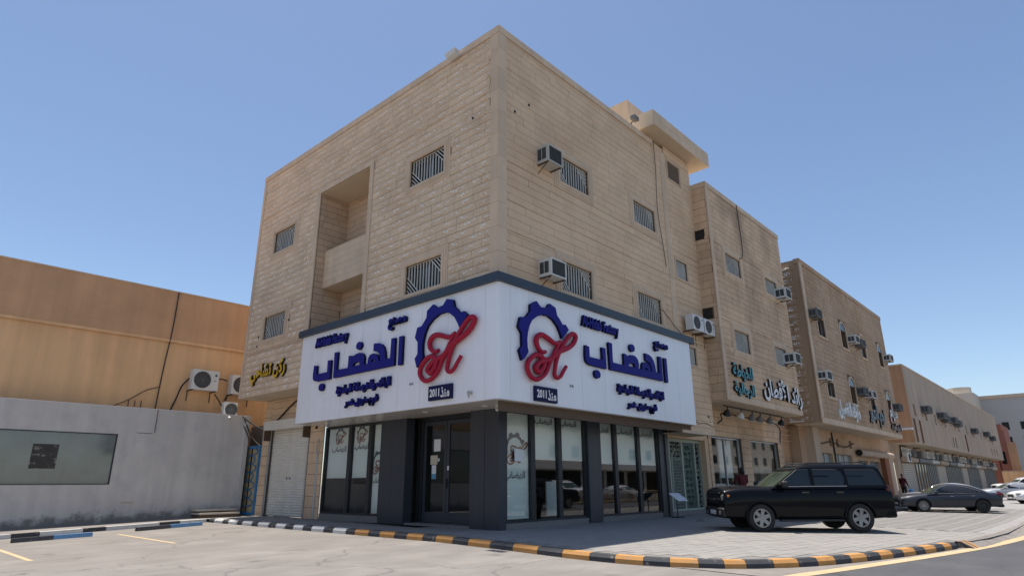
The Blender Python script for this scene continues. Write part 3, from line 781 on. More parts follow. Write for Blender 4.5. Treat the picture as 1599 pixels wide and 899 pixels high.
slR += stones(FR, 9.62, XR - .01, 15.70, 16.13, [(9.77, 11.07, 14.4, 15.6)], .27, .55, 1.25, .018, False)
wallL, wallR = [o for o in Bd.children if o.name.startswith('wall')][:2]
lay(wallL, FL, slL, .030, True, M['stone_rough'], 150, near(FL))
lay(wallR, FR, slR, .018, False, M['stone'], 148, near(FR))
# under-side of the overhangs and ground floor
part('soffit', M['soffit_plaster'], Bd, (-1.34, .0, 9.4, YE, 4.97, 5.02)); part('soffit', M['soffit_plaster'], Bd, (9.9, XR, -1.24, 0, 3.22, 3.27))
part('lintel', M['trim'], Bd, (9.2, XR, -1.27, -1.25, 3.18, 3.30))
# stair tower on the roof with its oversailing slab
m = MB(); m.box(9.9, 12.05, -1.22, 3.4, 15.6, 16.15); m.build('stair_tower', M['soffit_plaster'], Bd)
m = MB(); m.box(7.77, 13.11, -1.88, 4.2, 16.16, 16.90); m.build('roof_slab', M['soffit_plaster'], Bd)
lay(bpy.data.objects['roof_slab'], Frame((0, -1.88, 0), (1, 0, 0), (0, 0, 1)), stones(FR, 7.78, 13.1, 16.16, 16.9, [], .37, .8, 1.3, .01, False, gap=.006), .012, False, M['trim'], 0, lambda s_: 0)
m = MB(); m.box(9.4, 11.6, .3, 3.2, 16.9, 19.2); m.build('lift_housing', M['trim'], Bd)
# ground floor, left street: wall with roller shutter and stone piers
STL = [(-14.1, -10.78), (-9.55, -.0)]
lay_g = stones(GL, -14.85, -14.2, 0, 4.96, [], .42, .7, .8, .02, False) + stones(GL, -10.76, -9.70, 0, 4.96, [], .42, 1.1, 1.2, .02, False) + stones(GL, -14.2, -9.70, 3.66, 4.96, [(-10.76, -9.7, 0, 5)], .30, .6, 1.1, .02, False)
m = MB(); cut_rect(GL, m, -14.85, -9.68, 0, 4.97, [(-14.2, -10.76, -.1, 3.66)], .25); gw = m.build('shopfront_wall', M['grout'], Bd)
lay(gw, GL, lay_g, .03, False, M['stone'], 0, lambda s_: 0)
part('upper_wall', M['soffit_plaster'], Bd, (.02, .2, -.0, 9.68, 3.5, 4.97), (0, .2, YE - .2, YE, 0, 4.97))
# roller shutter with its box
sh = empty('roller_shutter', (.1 - 5, 12.5 - 6, 0)); sh.parent = Bd; sh.location = (.1 - 5, 12.5 - 6, 0)
m = MB(); v = 0.03; H = .105
while v < 3.62:
    V = []
    for t in range(5):
        an = math.pi * t / 4; V.append((v + H * t / 4, .035 * math.sin(an)))
    for (a0, w0), (a1, w1) in zip(V, V[1:]): m.face([GL.p(-14.18, a0, -.16 + w0), GL.p(-10.78, a0, -.16 + w0), GL.p(-10.78, a1, -.16 + w1), GL.p(-14.18, a1, -.16 + w1)])
    m.box(-14.18, -10.78, v - .008, v + .004, -.17, -.155, fr=GL); v += H
m.build('slats', M['shutter'], sh)
m = MB()
for k in range(5): m.box(-14.28, -9.5, 3.60 + .075 * k + .003, 3.60 + .075 * (k + 1), 0.0, .32 + .01 * k, fr=GL)
m.build('shutter_box', M['shutter'], sh)
part('guide_rail', M['alu'], sh, (-14.2, -14.13, 0, 3.6, -.02, .05), fr=GL); part('guide_rail', M['alu'], sh, (-10.84, -10.77, 0, 3.6, -.02, .05), fr=GL)
m = MB(); m.disc((-12.6, 1.55), .035, GL, -.14, -.10, 10); m.disc((-12.35, 1.55), .035, GL, -.14, -.10, 10); m.build('lock', M['black'], sh)
for q in (-10.86, -14.2): part('bracket', M['rust'], sh, (q, q + .09, 3.15, 3.6, .03, .32), fr=GL)
# downpipe in a loop on the pier
m = MB(); lp = [GL.p(-10.02 + .10 * math.sin(t), 2.72 - .30 * math.cos(t), .05) for t in [math.pi * k / 8 for k in range(17)]]
m.tube([GL.p(-10.02, 0.0, .05), GL.p(-10.02, 2.40, .05)], .05, 8); m.tube(lp, .02, 6); m.build('drain_pipe', M['alu'], Bd)

# ---- glazed shopfront
def col(fr, a, b, w0, w1, v1=3.5, name='column'):
    m = MB(); m.box(a, b, 0, v1, w0, w1, fr=fr); return m.build(name, M['col_dark'], Bd)
shop = Bd
# corner column, two boxes with a black joint

part('column', M['col_dark'], Bd, (-.012, .30, -.012, .58, 0, 3.5)); part('column', M['col_dark'], Bd, (-.008, .30, .60, 1.22, 0, 3.5))
part('column', M['col_dark'], Bd, (-.02, .35, 4.42, 5.18, 0, 3.5)); part('column', M['col_dark'], Bd, (-.01, .28, 5.20, 5.84, 0, 3.5))
part('column', M['col_dark'], Bd, (4.48, 4.84, -.06, .3, 0, 3.5)); part('column', M['col_dark'], Bd, (4.86, 5.26, -.03, .3, 0, 3.5))
part('column', M['col_dark'], Bd, (9.50, 9.90, -.02, .3, 0, 3.5)); part('column', M['col_dark'], Bd, (9.91, 10.14, -.07, .3, 0, 3.5))
part('plinth', M['granite'], Bd, (.32, 4.46, .0, .3, 0, .17), (5.28, 9.48, .0, .3, 0, .17))
part('plinth', M['granite'], Bd, (.0, .3, 5.86, 9.66, 0, .22)); part('door_step', M['granite'], Bd, (.02, .9, 1.24, 4.40, 0, .06))
def glazing(fr, u0, u1, splits, v0, v1, w_, fd=.10, name='shop_window'):
    e = MB(); t = .05
    e.box(u0, u1, v0, v0 + .07, w_ - fd, w_ + .02, fr=fr); e.box(u0, u1, v1 - .05, v1, w_ - fd, w_ + .02, fr=fr)
    edges = [u0] + list(splits) + [u1]
    for k, s_ in enumerate(edges):
        a, b = (s_, s_ + .09) if k == 0 else (s_ - .09, s_) if k == len(edges) - 1 else (s_ - .10, s_ + .10)
        e.box(a, b, v0 + .07, v1 - .05, w_ - fd, w_ + .025, fr=fr)
    f = e.build(name, M['frame_dark'], Bd)
    for k, (a, b) in enumerate(zip(edges, edges[1:])):
        a += .09 if k == 0 else .10; b -= .09 if k == len(edges) - 2 else .10
        p = MB(); p.face([fr.p(a, v0 + .07, w_ - .04), fr.p(b, v0 + .07, w_ - .04), fr.p(b, v1 - .05, w_ - .04), fr.p(a, v1 - .05, w_ - .04)])
        p.build('pane', M['shopglass'], f, recalc=False)
    return f, edges
fA, eA = glazing(GL, -9.66, -5.84, [-7.92, -6.6], .22, 3.48, -.05)
fB, eB = glazing(GR, .30, 4.48, [1.61, 2.99], .17, 3.48, -.05)
fC, eC = glazing(GR, 5.28, 9.50, [6.36, 7.99], .17, 3.48, -.05)
# blinds and prints behind the glass
def blind(fr, f, u0, u1, vb, vt=3.4, w_=-.16):
    m = MB(); m.box(u0, u1, vb, vt, w_ - .01, w_, fr=fr); m.box(u0, u1, vb - .03, vb, w_ - .02, w_ + .005, fr=fr); return m.build('roller_blind', M['blind'], f)
GEAR = [(-1.91, 4.74), (-2.03, 5.03), (-1.9, 5.17), (-1.91, 5.54), (-2.06, 5.71), (-1.96, 6.02), (-1.74, 6.04), (-1.52, 6.28), (-1.51, 6.49), (-1.23, 6.65), (-1.07, 6.53), (-1.01, 6.50), (-0.75, 6.53),
        (-0.60, 6.70), (-0.31, 6.62), (-0.24, 6.38), (-0.14, 6.31), (0.02, 6.14), (0.18, 6.17), (0.34, 6.03), (0.0, 5.69), (-0.07, 5.83), (-0.22, 6.05), (-0.43, 6.21), (-0.66, 6.29), (-0.93, 6.28),
        (-1.22, 6.17), (-1.46, 6.0), (-1.58, 5.8), (-1.65, 5.58), (-1.68, 5.39), (-1.67, 5.18), (-1.63, 5.03), (-1.76, 4.87)]
HS1 = [(-0.87, 5.14), (-1.05, 5.11), (-1.23, 5.22), (-1.3, 5.41), (-1.22, 5.56), (-1.04, 5.63), (-0.78, 5.58), (-0.51, 5.49), (-0.34, 5.48), (-0.15, 5.56)]
HS2 = [(-0.15, 5.56), (-0.28, 5.41), (-0.44, 5.2), (-0.58, 4.99), (-0.71, 4.79), (-0.87, 4.52), (-1.07, 4.36), (-1.3, 4.27), (-1.54, 4.31), (-1.7, 4.49), (-1.7, 4.68), (-1.54, 4.86), (-1.31, 4.99), (-1.1, 4.97),
       (-0.95, 4.86), (-0.97, 4.71), (-1.08, 4.57), (-1.22, 4.49), (-1.35, 4.58), (-1.29, 4.69), (-1.12, 4.81), (-0.89, 4.88), (-0.66, 4.94), (-0.5, 5.05), (-0.28, 5.22), (-0.0, 5.33), (0.32, 5.47), (0.53, 5.62),
       (0.65, 5.8), (0.63, 5.89), (0.5, 5.92), (0.34, 5.83), (0.13, 5.64), (-0.06, 5.43), (-0.25, 5.17), (-0.38, 4.9), (-0.45, 4.66), (-0.47, 4.5), (-0.36, 4.42), (-0.19, 4.48), (-0.04, 4.65), (0.12, 4.83)]
def logo_print(fr, f, uc, vc, s_, w_):
    q = lambda p: (uc + (p[0] + .7) * s_, vc + (p[1] - 5.45) * s_)
    m = MB(); pts = [q(p) for p in GEAR]; m.prism(pts, fr, w_, w_ + .002); m.build('gear_print', M['print_grey'], f)
    m = MB()
    for st in (HS1, HS2): m.tube([fr.p(*q(p), w_ + .004) for p in catmull(st, 3)], .07 * s_, 4)
    m.build('letter_print', M['print_red'], f)
W_ = -.155
b1 = blind(GL, fA, -9.55, -8.04, 1.55); b2 = blind(GL, fA, -7.8, -6.72, 1.55); b3 = blind(GL, fA, -6.48, -5.92, .35)
logo_print(GL, fA, -8.75, 3.1, .26, W_); logo_print(GL, fA, -7.3, 3.1, .26, W_); logo_print(GL, fA, -6.12, 2.05, .34, W_)
text_on('print_lettering', 'الهضاب', GL, -9.3, -8.3, 2.45, 2.72, W_, .002, M['print_grey'], M['print_grey'], fA)
text_on('print_lettering', 'الهضاب', GL, -7.75, -6.8, 2.50, 2.78, W_, .002, M['print_grey'], M['print_grey'], fA)
text_on('print_lettering', 'الهضاب', GL, -6.45, -5.9, 1.28, 1.52, W_, .002, M['print_grey'], M['print_grey'], fA)
blind(GR, fB, .38, 1.51, .30); blind(GR, fB, 1.71, 2.89, 2.05); blind(GR, fB, 3.09, 4.39, 2.05)
logo_print(GR, fB, .93, 2.33, .40, W_)
text_on('print_lettering', 'الهضاب', GR, .42, 1.35, 1.38, 1.66, W_, .002, M['print_grey'], M['print_grey'], fB)
for a in (1.75, 3.1): text_on('print_lettering', 'الهضاب', GR, a + .1, a + 1.0, 3.1, 3.36, W_, .002, M['print_grey'], M['print_grey'], fB)
for a, b in ((5.37, 6.26), (6.46, 7.89), (8.09, 9.41)):
    blind(GR, fC, a, b, 1.98); text_on('print_lettering', 'الهضاب', GR, a + .15, b - .15, 3.02, 3.28, W_, .002, M['print_grey'], M['print_grey'], fC)
m = MB(); m.face([GR.p(.72, 1.95, -.02), GR.p(1.12, 1.93, -.02), GR.p(1.12, 2.3, -.02), GR.p(.72, 2.33, -.02)]); m.build('notice', M['paper'], fB)
# room behind
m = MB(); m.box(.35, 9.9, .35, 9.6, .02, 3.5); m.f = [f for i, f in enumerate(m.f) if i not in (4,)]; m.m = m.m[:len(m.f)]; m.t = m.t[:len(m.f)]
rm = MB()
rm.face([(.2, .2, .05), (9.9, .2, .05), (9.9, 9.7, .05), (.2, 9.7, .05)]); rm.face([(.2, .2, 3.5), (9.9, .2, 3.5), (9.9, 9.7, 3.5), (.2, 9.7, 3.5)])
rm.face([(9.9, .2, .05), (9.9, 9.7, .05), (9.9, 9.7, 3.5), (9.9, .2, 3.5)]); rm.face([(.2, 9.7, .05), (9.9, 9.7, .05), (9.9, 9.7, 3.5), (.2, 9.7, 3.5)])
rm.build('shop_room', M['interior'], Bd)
part('desk', M['wood'], Bd, (1.9, 3.0, 1.1, 1.6, .9, .96), (1.92, 2.0, 1.1, 1.6, .05, .9), (2.9, 3.0, 1.1, 1.6, .05, .9))
part('display_board', M['blind'], Bd, (3.3, 4.2, .9, .95, .25, 1.35)); part('easel', M['wood'], Bd, (5.7, 5.78, .8, .86, .1, 1.35), (6.15, 6.22, .8, .86, .1, 1.35), (5.7, 6.22, .8, .86, 1.3, 1.36))
# entrance, set back
dr = empty('entrance_door', (.6 - 5, 2.8 - 6, 0)); dr.parent = Bd
DW = Frame((.58, 0, 0), (0, -1, 0), (0, 0, 1))
def leafs(u0, u1, name):
    m = MB(); t = .12; v0, v1 = .08, 3.36
    for a in ((u0, u1, v0, v0 + .32), (u0, u1, v1 - .14, v1), (u0, u0 + t, v0 + .32, v1 - .14), (u1 - t, u1, v0 + .32, v1 - .14)): m.box(*a, -.03, .03, fr=DW)
    lf = m.build(name, M['col_dark'], dr)
    p = MB(); p.face([DW.p(u0 + t, v0 + .32), DW.p(u1 - t, v0 + .32), DW.p(u1 - t, v1 - .14), DW.p(u0 + t, v1 - .14)])
    return lf, p
lf1, p1 = leafs(-4.12, -2.94, 'door_leaf'); lf2, p2 = leafs(-2.92, -1.70, 'door_leaf')
p1.build('door_pane', M['doorglass'], dr, recalc=False); p2.build('door_pane', M['doorglass'], dr, recalc=False)
part('handle', M['plastic'], dr, (-2.90, -2.86, 1.15, 1.45, .03, .08), fr=DW); part('lock_plate', M['paper'], dr, (-2.88, -2.80, 1.72, 1.86, .031, .04), fr=DW)
for u0, u1, v0, v1, c in ((-3.62, -3.28, 2.35, 2.75, 'paper'), (-3.78, -3.42, 1.92, 2.22, 'cream'), (-3.70, -3.48, 1.45, 1.90, 'paper'), (-3.70, -3.48, 1.45, 1.62, 'cyan'), (-3.40, -3.32, 2.02, 2.12, 'paper')):
    part('notice', M[c], dr, (u0, u1, v0, v1, .003 if c != 'cyan' else .006, .006 if c != 'cyan' else .009), fr=DW)
part('door_frame', M['frame_dark'], Bd, (-4.24, -4.14, 0.06, 3.5, -.06, .06), (-1.68, -1.60, .06, 3.5, -.06, .06), (-4.14, -1.68, 3.38, 3.5, -.06, .06), (-4.42, -4.36, .06, 3.5, -.06, .06), fr=DW)
p = MB(); p.face([DW.p(-4.36, .06), DW.p(-4.24, .06), DW.p(-4.24, 3.5), DW.p(-4.36, 3.5)]); p.face([DW.p(-1.6, .06), DW.p(-1.24, .06), DW.p(-1.24, 3.5), DW.p(-1.6, 3.5)]); p.build('sidelight', M['shopglass'], Bd, recalc=False)
# ornate green steel door under the overhang on the right
gd = empty('ornate_door', (11.9 - 5, .3 - 6, 0)); gd.parent = Bd
GD = Frame((0, .30, 0), (1, 0, 0), (0, 0, 1))
part('door_surround', M['stone'], Bd, (13.70, 14.02, 0, 3.22, -.6, .0), fr=GR); part('door_lintel', M['stone'], Bd, (10.14, 14.02, 3.12, 4.6, -.4, -.02), fr=GR)
part('back_plate', M['black_gap'], gd, (10.3, 13.7, .15, 3.1, -.12, -.04), fr=GD)
part('door_sill', M['granite'], Bd, (10.15, 14.1, 0, .15, -.3, .02), fr=GR)
def lattice(m, u0, u1, v0, v1, nx, ny, w_=0.0, r=.018, seed=1):
    rn = random.Random(seed); du = (u1 - u0) / nx; dv = (v1 - v0) / ny
    for i in range(nx):
        for j in range(ny):
            cu, cv = u0 + du * (i + .5), v0 + dv * (j + .5); rr = min(du, dv) * .42
            an = rn.uniform(0, 6.28)
            pts = [GD.p(cu + rr * math.cos(an + t) * (1 - .12 * t), cv + rr * math.sin(an + t) * (1 - .12 * t), w_) for t in [k * .8 for k in range(7)]]
            m.tube(pts, r, 4)
m = MB(); 
for a in ((10.3, 10.38), (10.74, 10.86), (11.88, 12.0), (13.05, 13.15), (13.62, 13.70)): m.box(a[0], a[1], .15, 3.08, -.04, .04, fr=GD)
m.box(10.3, 13.7, 2.98, 3.12, -.04, .05, fr=GD); m.box(10.3, 13.7, .15, .24, -.04, .045, fr=GD); m.build('frame', M['green_light'], gd)
m = MB(); lattice(m, 10.38, 10.74, .26, 2.96, 2, 14, seed=3); m.build('side_panel', M['green_light'], gd)
m = MB(); lattice(m, 13.15, 13.62, .26, 2.96, 2, 13, seed=4);  m.build('side_panel', M['green_light'], gd, kind='stuff')
m = MB(); lattice(m, 10.90, 11.86, 2.2, 2.95, 5, 4, r=.022, seed=5)
n1 = 6; n2 = 16
for i in range(n1 + 1): m.box(11.12 + i * .11, 11.14 + i * .11, .26, 2.3, -.02, .0, fr=GD)
for j in range(n2):
    for i in range(n1): m.tube([GD.p(11.13 + .11 * i, .30 + .125 * j, .0), GD.p(11.185 + .11 * i, .37 + .125 * j, .01), GD.p(11.24 + .11 * i, .30 + .125 * j, 0)], .012, 4)
arch = [GD.p(11.0, .26, .01)] + [GD.p(11.45 - .45 * math.cos(t), 2.1 + .55 * math.sin(t), .01) for t in [math.pi / 2 * k / 6 for k in range(7)]]
m.tube(arch, .045, 4); m.build('door_leaf', M['green_light'], gd)
m = MB(); m.box(12.0, 13.05, .26, 2.96, -.035, -.02, fr=GD); lattice(m, 12.2, 12.85, .3, 2.9, 2, 10, w_=.0, r=.02, seed=6); m.build('door_leaf', M['green_dark'], gd)

# ================================================================== the big shop sign
sg = empty('shop_sign', (0, 0, 3.5), 'white wraparound fascia sign with blue Arabic letters, gear and red H on the corner', 'sign')
SB, ST = 3.50, 6.84
joints_L = [-9.2 + .02, -8.0, -6.9, -5.35, -3.75, -2.2, -.35, 1.02]
jl = [-9.22, -8.32, -7.27, -6.2, -5.12, -4.05, -2.98, -1.86, -.62, .98]
for a, b in zip(jl, jl[1:]):
    m = MB(); m.box(a + .006, b - .006, SB, ST, -.25, 0, fr=SL); m.build('panel', M['sign_white'], sg)
jr = [-1.1, -.25, .98, 2.3, 3.6, 4.9, 6.2, 7.5, 8.75, 9.98]
for a, b in zip(jr, jr[1:]):
    m = MB(); m.box(a + .006, b - .006, SB, ST, -.24, 0, fr=SR); m.build('panel', M['sign_white'], sg)
m = MB()
rc = [(-1.6 + .5 - .5 * math.cos(t), -1.49 + .5 - .5 * math.sin(t)) for t in [math.pi / 2 * k / 8 for k in range(9)]]
rc = [(-1.6, -.98)] + [(-1.6 + .12 * (1 - math.cos(t)), -1.49 + .12 * (1 - math.sin(t))) for t in [math.pi / 2 * k / 6 for k in range(7)]] + [(-1.1, -1.49)]
for (x0, y0), (x1, y1) in zip(rc, rc[1:]): m.face([(x0, y0, SB), (x1, y1, SB), (x1, y1, ST), (x0, y0, ST)])
m.build('corner_panel', M['sign_white'], sg, smooth=50)
part('backing', M['sign_gap'], sg, (-1.585, -1.36, -.95, 9.2, SB + .02, ST), (-1.1, 9.95, -1.475, -1.26, SB + .02, ST), (-1.45, -1.1, -1.3, -.95, SB + .02, ST))
part('cap', M['cap'], sg, (-1.72, -1.33, -1.59, 9.38, 6.84, 7.10)); part('cap', M['cap'], sg, (-1.33, 10.28, -1.59, -1.235, 6.843, 7.103))
part('soffit_panel', M['soffit_metal'], sg, (-1.59, .0, .02, 9.3, 3.485, 3.5), (-1.59, 9.97, -1.48, .0, 3.482, 3.497))
for k, (x, y) in enumerate([(-.7, -.1), (-.85, 2.43), (-.75, 5.78), (-.62, 8.87), (.62, -.65), (3.75, -.6), (6.96, -.6), (9.5, -.65)]):
    m = MB(); m.disc((x, y), .10, WORLD, 3.468, 3.483, 18, 0, 0); m.disc((x, y), .07, WORLD, 3.462, 3.469, 16, 1, 1); m.build('downlight', [M['lamp_white'], M['white']], sg)
P1 = [(-8.04, 5.58), (-7.83, 5.55), (-7.83, 5.22), (-7.09, 5.22), (-7.1, 5.65), (-6.89, 5.64), (-6.87, 4.94), (-7.77, 4.95), (-7.96, 4.99), (-8.05, 5.07), (-8.07, 5.25)]
P2 = [(-6.69, 5.89), (-6.47, 5.88), (-6.47, 5.22), (-5.76, 5.21), (-5.75, 5.64), (-5.57, 5.62), (-5.53, 5.55), (-5.33, 5.64), (-5.1, 5.66), (-4.95, 5.63), (-4.82, 5.54), (-4.78, 5.4), (-4.79, 5.22), (-4.57, 5.2), (-4.55, 5.39),
      (-4.46, 5.5), (-4.26, 5.52), (-4.08, 5.47), (-4.0, 5.38), (-3.94, 5.23), (-3.85, 5.21), (-3.89, 5.36), (-3.95, 5.48), (-4.05, 5.55), (-4.27, 5.6), (-4.28, 5.86), (-4.01, 5.84), (-3.82, 5.77), (-3.7, 5.66),
      (-3.62, 5.5), (-3.57, 5.24), (-3.32, 5.23), (-3.3, 5.88), (-3.1, 5.88), (-3.09, 4.96), (-6.65, 4.95)]
PH1 = [(-5.48, 5.23), (-5.43, 5.31), (-5.3, 5.35), (-5.14, 5.36), (-5.07, 5.32), (-5.04, 5.23)]
PH2 = [(-4.36, 5.24), (-4.35, 5.31), (-4.28, 5.32), (-4.18, 5.28), (-4.16, 5.23)]
P3 = [(-2.89, 5.88), (-2.69, 5.88), (-2.69, 4.94), (-2.89, 4.94)]
def sign_face(fr, du, dg, dz, su):
    D = .10; mm = [M['blue'], M['blue_side']]
    sh_ = lambda L_: [(a + du, b) for a, b in L_]
    m = MB(); m.prism(sh_(P1), fr, .01, D, 0, 1); m.build('letter', mm, sg)
    m = MB(); m.prism(sh_(P2), fr, .01, D, 0, 1, holes=(sh_(PH1), sh_(PH2))); m.build('letter', mm, sg)
    m = MB(); m.prism(sh_(P3), fr, .01, D, 0, 1); m.build('letter', mm, sg)
    for c in ((-7.42, 4.70), (-5.16, 5.92)):
        m = MB(); m.disc((c[0] + du, c[1]), .17, fr, .01, D, 20, 0, 1, rv=.14); m.build('letter_dot', mm, sg)
    gq = lambda L_: [(a + dg, b + dz) for a, b in L_]
    m = MB(); m.prism(gq(GEAR), fr, .01, .11, 0, 1); m.build('gear_emblem', mm, sg)
    m = MB()
    for st, rr in ((HS1, .078), (HS2, .078)):
        cp_ = catmull([Vector(p) for p in gq(st)], 5)
        n_ = len(cp_); rs_ = [rr * (.75 + .35 * math.sin(math.pi * i / (n_ - 1))) for i in range(n_)]
        m.tube([fr.p(p.x, p.y, .12) for i, p in enumerate(cp_)], rr, 8, rs=rs_)
    m.build('letter_h', M['crimson'], sg, smooth=60)
    pu = -1.33 + dg; m = MB(); m.box(pu, pu + 1.02, 3.66 + dz, 4.09 + dz, .0, .09, fr=fr); m.build('year_plate', M['navy'], sg)
    text_on('year_lettering', 'منذ', fr, pu + .56, pu + .95, 3.72 + dz, 4.02 + dz, .09, .006, M['white'], M['white'], sg, bold=.03)
    text_on('year_lettering', '2011', fr, pu + .07, pu + .50, 3.76 + dz, 4.0 + dz, .09, .006, M['white'], M['white'], sg, arabic=False, bold=.03)
    text_on('lettering', 'مصنع', fr, *su['masna'], .01, .12, M['blue'], M['blue_side'], sg, bold=.052)
    text_on('lettering', 'Al-Hidab Factory', fr, *su['eng'], .01, .11, M['blue'], M['blue_side'], sg, arabic=False, bold=.04)
    text_on('lettering', 'البلك والخرسانة الجاهزة', fr, *su['s1'], .01, .10, M['blue'], M['blue_side'], sg, bold=.052)
    text_on('lettering', 'فرع طريق عمر', fr, *su['s2'], .01, .10, M['blue'], M['blue_side'], sg, bold=.052)
    a = su['lab']; part('small_plate', M['paper'], sg, (a, a + .24, 4.22 + dz, 4.34 + dz, .001, .01), fr=fr)
    m = MB(); m.box(a + .03, a + .1, 4.25 + dz, 4.31 + dz, .010, .012, fr=fr); m.box(a + .13, a + .2, 4.25 + dz, 4.31 + dz, .010, .012, fr=fr); m.build('small_plate_print', M['print_grey'], sg)
sign_face(SL, 0.0, 0.0, 0.0, dict(masna=(-3.50, -2.56, 6.17, 6.60), eng=(-8.08, -5.92, 6.14, 6.62), s1=(-6.40, -3.27, 4.25, 4.65), s2=(-5.80, -3.9, 3.76, 4.14), lab=-2.38))
sign_face(SR, 10.46, 1.20, -.10, dict(masna=(6.90, 7.92, 6.06, 6.48), eng=(2.28, 4.45, 6.10, 6.58), s1=(4.22, 7.36, 4.16, 4.56), s2=(4.82, 6.78, 3.66, 4.04), lab=1.60))
m = MB(); m.tube([SL.p(.45, 3.74, .0), SL.p(.45, 3.74, .14)], .05, 10); m.tube([SL.p(.45, 3.74, .14), SL.p(.5, 3.60, .14)], .03, 8)
m.build('security_camera', M['ac_beige'], label='small beige camera on the white sign right of the 2011 plate', cat='camera')
def dome_cam(p, label):
    m = MB(); p = Vector(p)
    m.tube([p, p + Vector((0, 0, -.06))], .05, 10); m.tube([p + Vector((0, 0, -.06)), p + Vector((-.05, -.05, -.13)), p + Vector((-.12, -.12, -.15))], .045, 10, rs=[.045, .055, .03])
    return m.build('security_camera', M['lamp_white'], label=label, cat='camera', smooth=40)
dome_cam((-.55, -.45, 3.48), 'white security camera under the corner of the sign')
dome_cam((-.25, 9.9, 3.60), 'small dark camera beside the roller shutter box').data.materials[0] = M['plastic']

# ================================================================== wall signs of the neighbours
def wall_sign(name, label, fr, *items):
    loc = fr.p((items[0][1] + items[0][2]) / 2, items[0][3], 0)
    e = empty(name, loc, label, 'sign')
    for it in items:
        body, u0, u1, v0, v1, mf = it[:6]; ms = it[6] if len(it) > 6 else M['black']; shear = it[7] if len(it) > 7 else 0
        text_on('lettering', body, fr, u0, u1, v0, v1, .02, .11, mf, ms, e, bold=it[8] if len(it) > 8 else .035, shear=shear, arabic=it[9] if len(it) > 9 else True)
    return e
wall_sign('wall_lettering', 'yellow Arabic letters on the rough stone wall left of the white sign', FL, ('ركن تشاحي', -13.72, -10.72, 5.40, 6.30, M['yellow']))

# ================================================================== air conditioners
def window_ac(fr, u0, v0, wd, ht, out, label, mcase='ac_beige', group='window air conditioners on the stone facades', side_dark=True):
    e = empty('air_conditioner', fr.p(u0 + wd / 2, v0, out / 2), label, 'air conditioner', group)
    m = MB(); t = .045
    m.box(u0, u0 + wd, v0, v0 + ht, -.05, out - .05, fr=fr)
    m.box(u0, u0 + wd, v0, v0 + t, out - .05, out, fr=fr); m.box(u0, u0 + wd, v0 + ht - t, v0 + ht, out - .05, out, fr=fr)
    m.box(u0, u0 + t, v0 + t, v0 + ht - t, out - .05, out, fr=fr); m.box(u0 + wd - t, u0 + wd, v0 + t, v0 + ht - t, out - .05, out, fr=fr)
    m.build('casing', M[mcase], e)
    m = MB(); m.box(u0 + t, u0 + wd - t, v0 + t, v0 + ht - t, out - .05, out - .03, fr=fr)
    n_ = 9
    for k in range(n_): v = v0 + t + (ht - 2 * t) * (k + .5) / n_; m.box(u0 + t, u0 + wd - t, v - .008, v + .008, out - .03, out - .012, fr=fr)
    m.build('grille', M['ac_dark'], e)
    m = MB(); a = .0
    for k in range(2):
        w0 = .06 + k * (out - .14) / 2; m.box(u0 - .006, u0, v0 + .10, v0 + ht - .10, w0, w0 + (out - .2) / 2, fr=fr)
    m.build('louvre', M['ac_dark'], e)
    for q in (u0 + .03, u0 + wd - .07):
        m = MB(); m.box(q, q + .04, v0 - .04, v0, -.02, out * .9, fr=fr); m.build('bracket', M['rust'], e)
    m = MB(); m.tube([fr.p(u0 + .05, v0 - .03, out * .85), fr.p(u0 + .05, v0 - .32, .02)], .015, 6); m.build('brace', M['rust'], e)
    return e
window_ac(FR, .50, 11.49, .76, .62, .53, 'window air conditioner beside the upper window nearest the building corner', 'ac_beige')
window_ac(FR, .50, 7.49, .77, .58, .53, 'window air conditioner just above the dark sign cap near the corner', 'ac_white')
def split_ac(fr, u0, v0, wd, ht, dp, label, w0=.25, group='split air conditioner outdoor units', fan_left=True):
    e = empty('outdoor_unit', fr.p(u0 + wd / 2, v0, w0), label, 'air conditioner', group)
    m = MB(); m.box(u0, u0 + wd, v0, v0 + ht, w0, w0 + dp, fr=fr); m.build('casing', M['ac_white'], e)
    c = (u0 + wd * (.38 if fan_left else .55), v0 + ht * .5); r = ht * .42
    m = MB(); m.disc(c, r, fr, w0 + dp, w0 + dp + .012, 24); m.build('fan_opening', M['ac_dark'], e)
    m = MB()
    for q in range(1, 6):
        rr = r * q / 5.2; m.tube([fr.p(c[0] + rr * math.cos(t), c[1] + rr * math.sin(t), w0 + dp + .02) for t in [2 * math.pi * k / 20 for k in range(21)]], .006, 4)
    for q in range(12): t = q * math.pi / 6; m.tube([fr.p(c[0], c[1], w0 + dp + .022), fr.p(c[0] + r * math.cos(t), c[1] + r * math.sin(t), w0 + dp + .022)], .005, 4)
    m.build('fan_guard', M['ac_mid'], e)
    if fan_left:
        m = MB(); m.box(u0 + wd * .84, u0 + wd * .93, v0 + ht * .72, v0 + ht * .84, w0 + dp, w0 + dp + .003, fr=fr); m.box(u0 + wd * .82, u0 + wd * .9, v0 + ht * .48, v0 + ht * .52, w0 + dp, w0 + dp + .003, fr=fr); m.build('badge', M['steelblue'], e)
    for q in (u0 + .06, u0 + wd - .10):
        m = MB(); m.box(q, q + .04, v0 - .05, v0, 0, w0 + dp, fr=fr); m.box(q + .001, q + .039, v0 - .5, v0 - .049, 0, .03, fr=fr); m.build('bracket', M['rust'], e)
    return e
split_ac(FR, 9.93, 7.42, .98, .66, .34, 'left of two white fan units above the right end of the sign', w0=.2)
split_ac(FR, 11.02, 7.42, .98, .66, .34, 'right of two white fan units above the right end of the sign', w0=.2)

